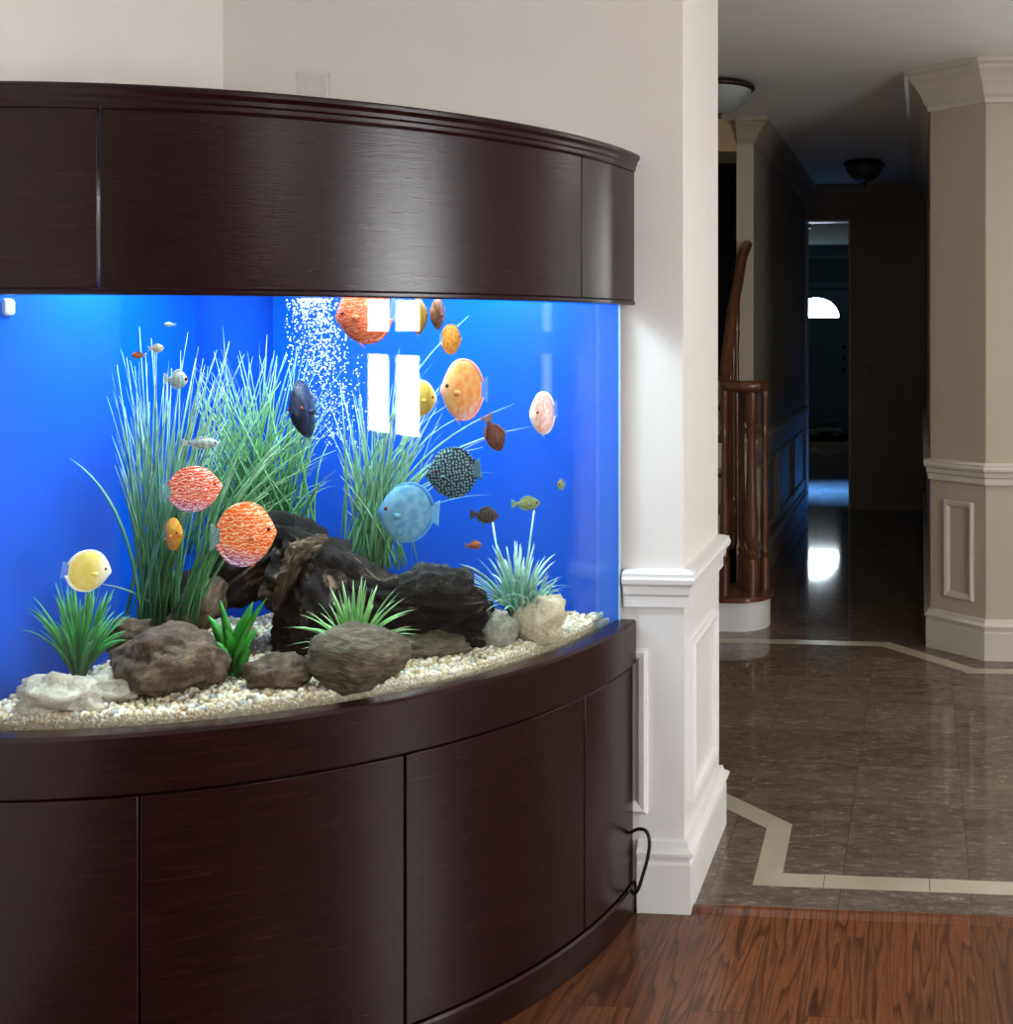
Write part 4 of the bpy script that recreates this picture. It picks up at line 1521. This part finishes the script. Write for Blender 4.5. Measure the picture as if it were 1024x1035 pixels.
cu = [P(636, 842, 3.035), P(645, 838, 3.02), P(653, 840, 3.0), P(656.5, 850, 2.985), P(655, 866, 2.985), P(650, 884, 2.985), P(645, 899, 2.99), P(641, 903, 3.0), P(638, 900, 3.02)]
pts = []
for i in range(len(cu) - 1):
    p0, p1, p2, p3 = cu[max(i - 1, 0)], cu[i], cu[i + 1], cu[min(i + 2, len(cu) - 1)]
    for k in range(6):
        t = k / 6
        pts.append(0.5 * ((2 * p1) + (p2 - p0) * t + (2 * p0 - 5 * p1 + 4 * p2 - p3) * t * t + (3 * p1 - p0 - 3 * p2 + p3) * t ** 3))
pts.append(cu[-1])
b = MB(); b.tube(pts, 0.0045, 10)
tag(b.build('power_cable', M['black']), 'black power cable looping out behind the aquarium stand', 'cable')

# ------------------------------------------------------------------ stairs beyond the wall
st = thing('staircase', 'oak and white staircase with turned balusters at the hall entrance', 'staircase', (-1.1, 5.86, 0))
so = Vector(st.location)


def sp(mb, name, mat, smooth=False, bevel=0):
    o = mb.build(name, mat, st, bevel=bevel)
    o.location = -so
    if smooth:
        smooth_by_angle(o, 40)
    return o


def bull(x0, x1, y0, y1, r, n=12):
    pts = [(x0, y1), (x0, y0)]
    pts += [(x1 - r + r * math.sin(PI / 2 * k / n), y0 + r - r * math.cos(PI / 2 * k / n)) for k in range(n + 1)]
    pts += [(x1 - r + r * math.cos(PI / 2 * k / n), y1 - r + r * math.sin(PI / 2 * k / n)) for k in range(n + 1)]
    return pts


b = MB(); b.prism(bull(-2.0, -0.765, 5.87, 6.20, 0.155), 0, 0.145)
sp(b, 'riser', M['trim'], True)
b = MB(); b.prism(bull(-2.0, -0.745, 5.85, 6.22, 0.175), 0.146, 0.172)
sp(b, 'tread', M['stair_wood'], True, 0.005)
for k in range(1, 7):
    y0 = 5.95 + 0.25 * k
    b = MB(); b.box(-2.0, -1.06, y0 + 0.02, y0 + 0.27, 0.173 * k, 0.173 * k + 0.145)
    sp(b, 'riser', M['trim'])
    b = MB(); b.box(-2.0, -1.05, y0, y0 + 0.275, 0.173 * k + 0.146, 0.173 * k + 0.172)
    sp(b, 'tread', M['stair_wood'], False, 0.005)


def turned(mb, x, y, z0, z1, r):
    h = z1 - z0
    pr = [(0, 1.15), (0.16, 1.15), (0.165, 0.75), (0.19, 1.1), (0.21, 0.6), (0.25, 0.95), (0.33, 1.1), (0.45, 0.85), (0.6, 0.68), (0.75, 0.6), (0.80, 0.95), (0.82, 0.62), (0.84, 0.9), (1.0, 0.9)]
    mb.lathe([(r * q, z0 + h * t) for t, q in pr], (x, y, 0), 16)


b = MB(); turned(b, -0.86, 6.02, 0.172, 1.20, 0.036)
sp(b, 'newel_post', M['stair_wood'], True)
for x, y, zt in ((-0.985, 5.93, 1.20), (-1.01, 6.12, 1.20), (-0.925, 6.13, 1.20), (-0.80, 6.08, 1.20)):
    b = MB(); turned(b, x, y, 0.172, zt, 0.021)
    sp(b, 'baluster', M['stair_wood'], True)
for k, (y, z0, z1) in enumerate(((6.26, 0.345, 1.49), (6.38, 0.345, 1.63), (6.50, 0.518, 1.74))):
    b = MB(); turned(b, -1.01, y, z0, z1, 0.02)
    sp(b, 'baluster', M['stair_wood'], True)
# handrail: volute on the newel, then climbing to the wall end
rail = [(-0.86 + 0.055 * math.cos(a) * (1 - 0.05 * k), 6.02 + 0.055 * math.sin(a), 1.225) for k, a in enumerate([PI * 1.9 - PI * 2 * i / 10 for i in range(8)])]
rail = [(-0.80, 6.03, 1.222), (-0.82, 5.97, 1.222), (-0.88, 5.945, 1.222), (-0.95, 5.95, 1.222), (-0.99, 6.00, 1.235), (-1.005, 6.08, 1.29), (-1.005, 6.18, 1.42), (-1.0, 6.30, 1.62), (-1.0, 6.48, 1.77), (-1.0, 6.64, 1.92), (-1.0, 6.84, 2.0)]
rr = []
for i in range(len(rail) - 1):
    p0, p1, p2, p3 = [Vector(rail[q]) for q in (max(i - 1, 0), i, i + 1, min(i + 2, len(rail) - 1))]
    for k in range(5):
        t = k / 5
        rr.append(0.5 * ((2 * p1) + (p2 - p0) * t + (2 * p0 - 5 * p1 + 4 * p2 - p3) * t * t + (3 * p1 - p0 - 3 * p2 + p3) * t ** 3))
rr.append(Vector(rail[-1]))
b = MB(); b.tube(rr, 0.030, 14)
b.lathe([(0.0, 1.195), (0.055, 1.198), (0.066, 1.21), (0.066, 1.235), (0.055, 1.248), (0.0, 1.25)], (-0.845, 6.02, 0), 24)
sp(b, 'handrail', M['stair_wood'], True)


# ------------------------------------------------------------------ ceiling lights, switch, things at the front door
def bowl_light(loc, R, label, glass, rim):
    t = thing('ceiling_light', label, 'ceiling light', loc)
    b = MB(); b.lathe([(0, 0), (R * 0.55, 0), (R * 0.9, -0.012), (R, -0.022), (R * 1.02, -0.036), (R * 0.96, -0.044), (R * 0.90, -0.044), (0, -0.03)], (0, 0, 0), 36, cap=False)
    b.build('rim', rim, t)
    b = MB(); b.lathe([(R * 0.90, -0.044), (R * 0.86, -0.07), (R * 0.72, -0.105), (R * 0.48, -0.137), (R * 0.2, -0.154), (0.0, -0.158)], (0, 0, 0), 36, cap=False)
    b.build('lamp_shade', glass, t)
    b = MB(); b.lathe([(0.0, -0.157), (0.016, -0.159), (0.008, -0.168), (0.013, -0.178), (0.0, -0.190)], (0, 0, 0), 14, cap=False)
    b.build('finial', rim, t)
    return t


bowl_light((-0.985, 5.78, CEIL), 0.175, 'unlit glass bowl ceiling light with dark rim, beside the white wall end', M['frost'], M['bronze'])
bowl_light((-0.40, 8.55, CEIL), 0.15, 'dark bronze bowl ceiling light hanging in the dim hall', plain('smoked_glass', (0.10, 0.085, 0.07), 0.35), M['bronze'])
bowl_light((-1.42, 13.6, CEIL), 0.17, 'small dark ceiling light in the foyer seen through the opening', plain('dim_glass', (0.06, 0.06, 0.06), 0.4), M['bronze'])
b = MB(); b.box(-0.455, -0.375, 9.990, 9.9995, 1.16, 1.28)
o = b.build('light_switch', M['hall_trim'], bevel=0.003)
tag(o, 'pale light switch plate on the dark wall at the end of the hall', 'light switch')
b = MB()
for dx, dz in ((-0.02, 0), (0.02, 0)):
    b.box(-0.415 + dx - 0.006, -0.415 + dx + 0.006, 9.980, 9.9895, 1.21, 1.235)
s = b.build('toggle', M['trim'], o)
# dark bag slumped by the front door
vs, fs = ico(4)
b = MB()
b.add([Vector((v.x * 0.34, v.y * 0.18, max(v.z, -0.35) * 0.13 + 0.046)) * (1 + 0.16 * noise.fractal(v * 1.7, 0.9, 2, 4)) for v in vs], fs, None, 0, True)
bag = b.build('duffel_bag', M['cloth_and_gloom'])
bag.location = (-1.31, 16.3, 0.0)
tag(bag, 'dark soft bag lying on the floor by the front door', 'bag')
b = MB(); b.tube([(-0.16, 0, 0.15), (-0.12, -0.03, 0.21), (0.02, -0.04, 0.235), (0.12, -0.02, 0.20), (0.16, 0, 0.15)], 0.014, 8)
b.build('handle', M['cloth_and_gloom'], bag)


# fill lamps added out of frame to brighten the rooms
def fill_disc(loc, r, label):
    t = thing('fill_lamp', label, 'ceiling light', loc)
    b = MB(); b.lathe([(0, 0), (r, 0), (r, -0.05), (r - 0.012, -0.05), (r - 0.012, -0.02), (0, -0.02)], (0, 0, 0), 32, cap=False)
    b.build('rim', M['trim'], t)
    b = MB(); b.lathe([(r - 0.013, -0.025), (0, -0.025)], (0, 0, 0), 32, cap=False)
    b.build('diffuser', M['fill_lamp_glow'], t)


fill_disc((0.9, -1.0, CEIL), 0.32, 'added round fill lamp on the living room ceiling')
fill_disc((2.0, 4.4, CEIL), 0.26, 'added round fill lamp on the kitchen ceiling')
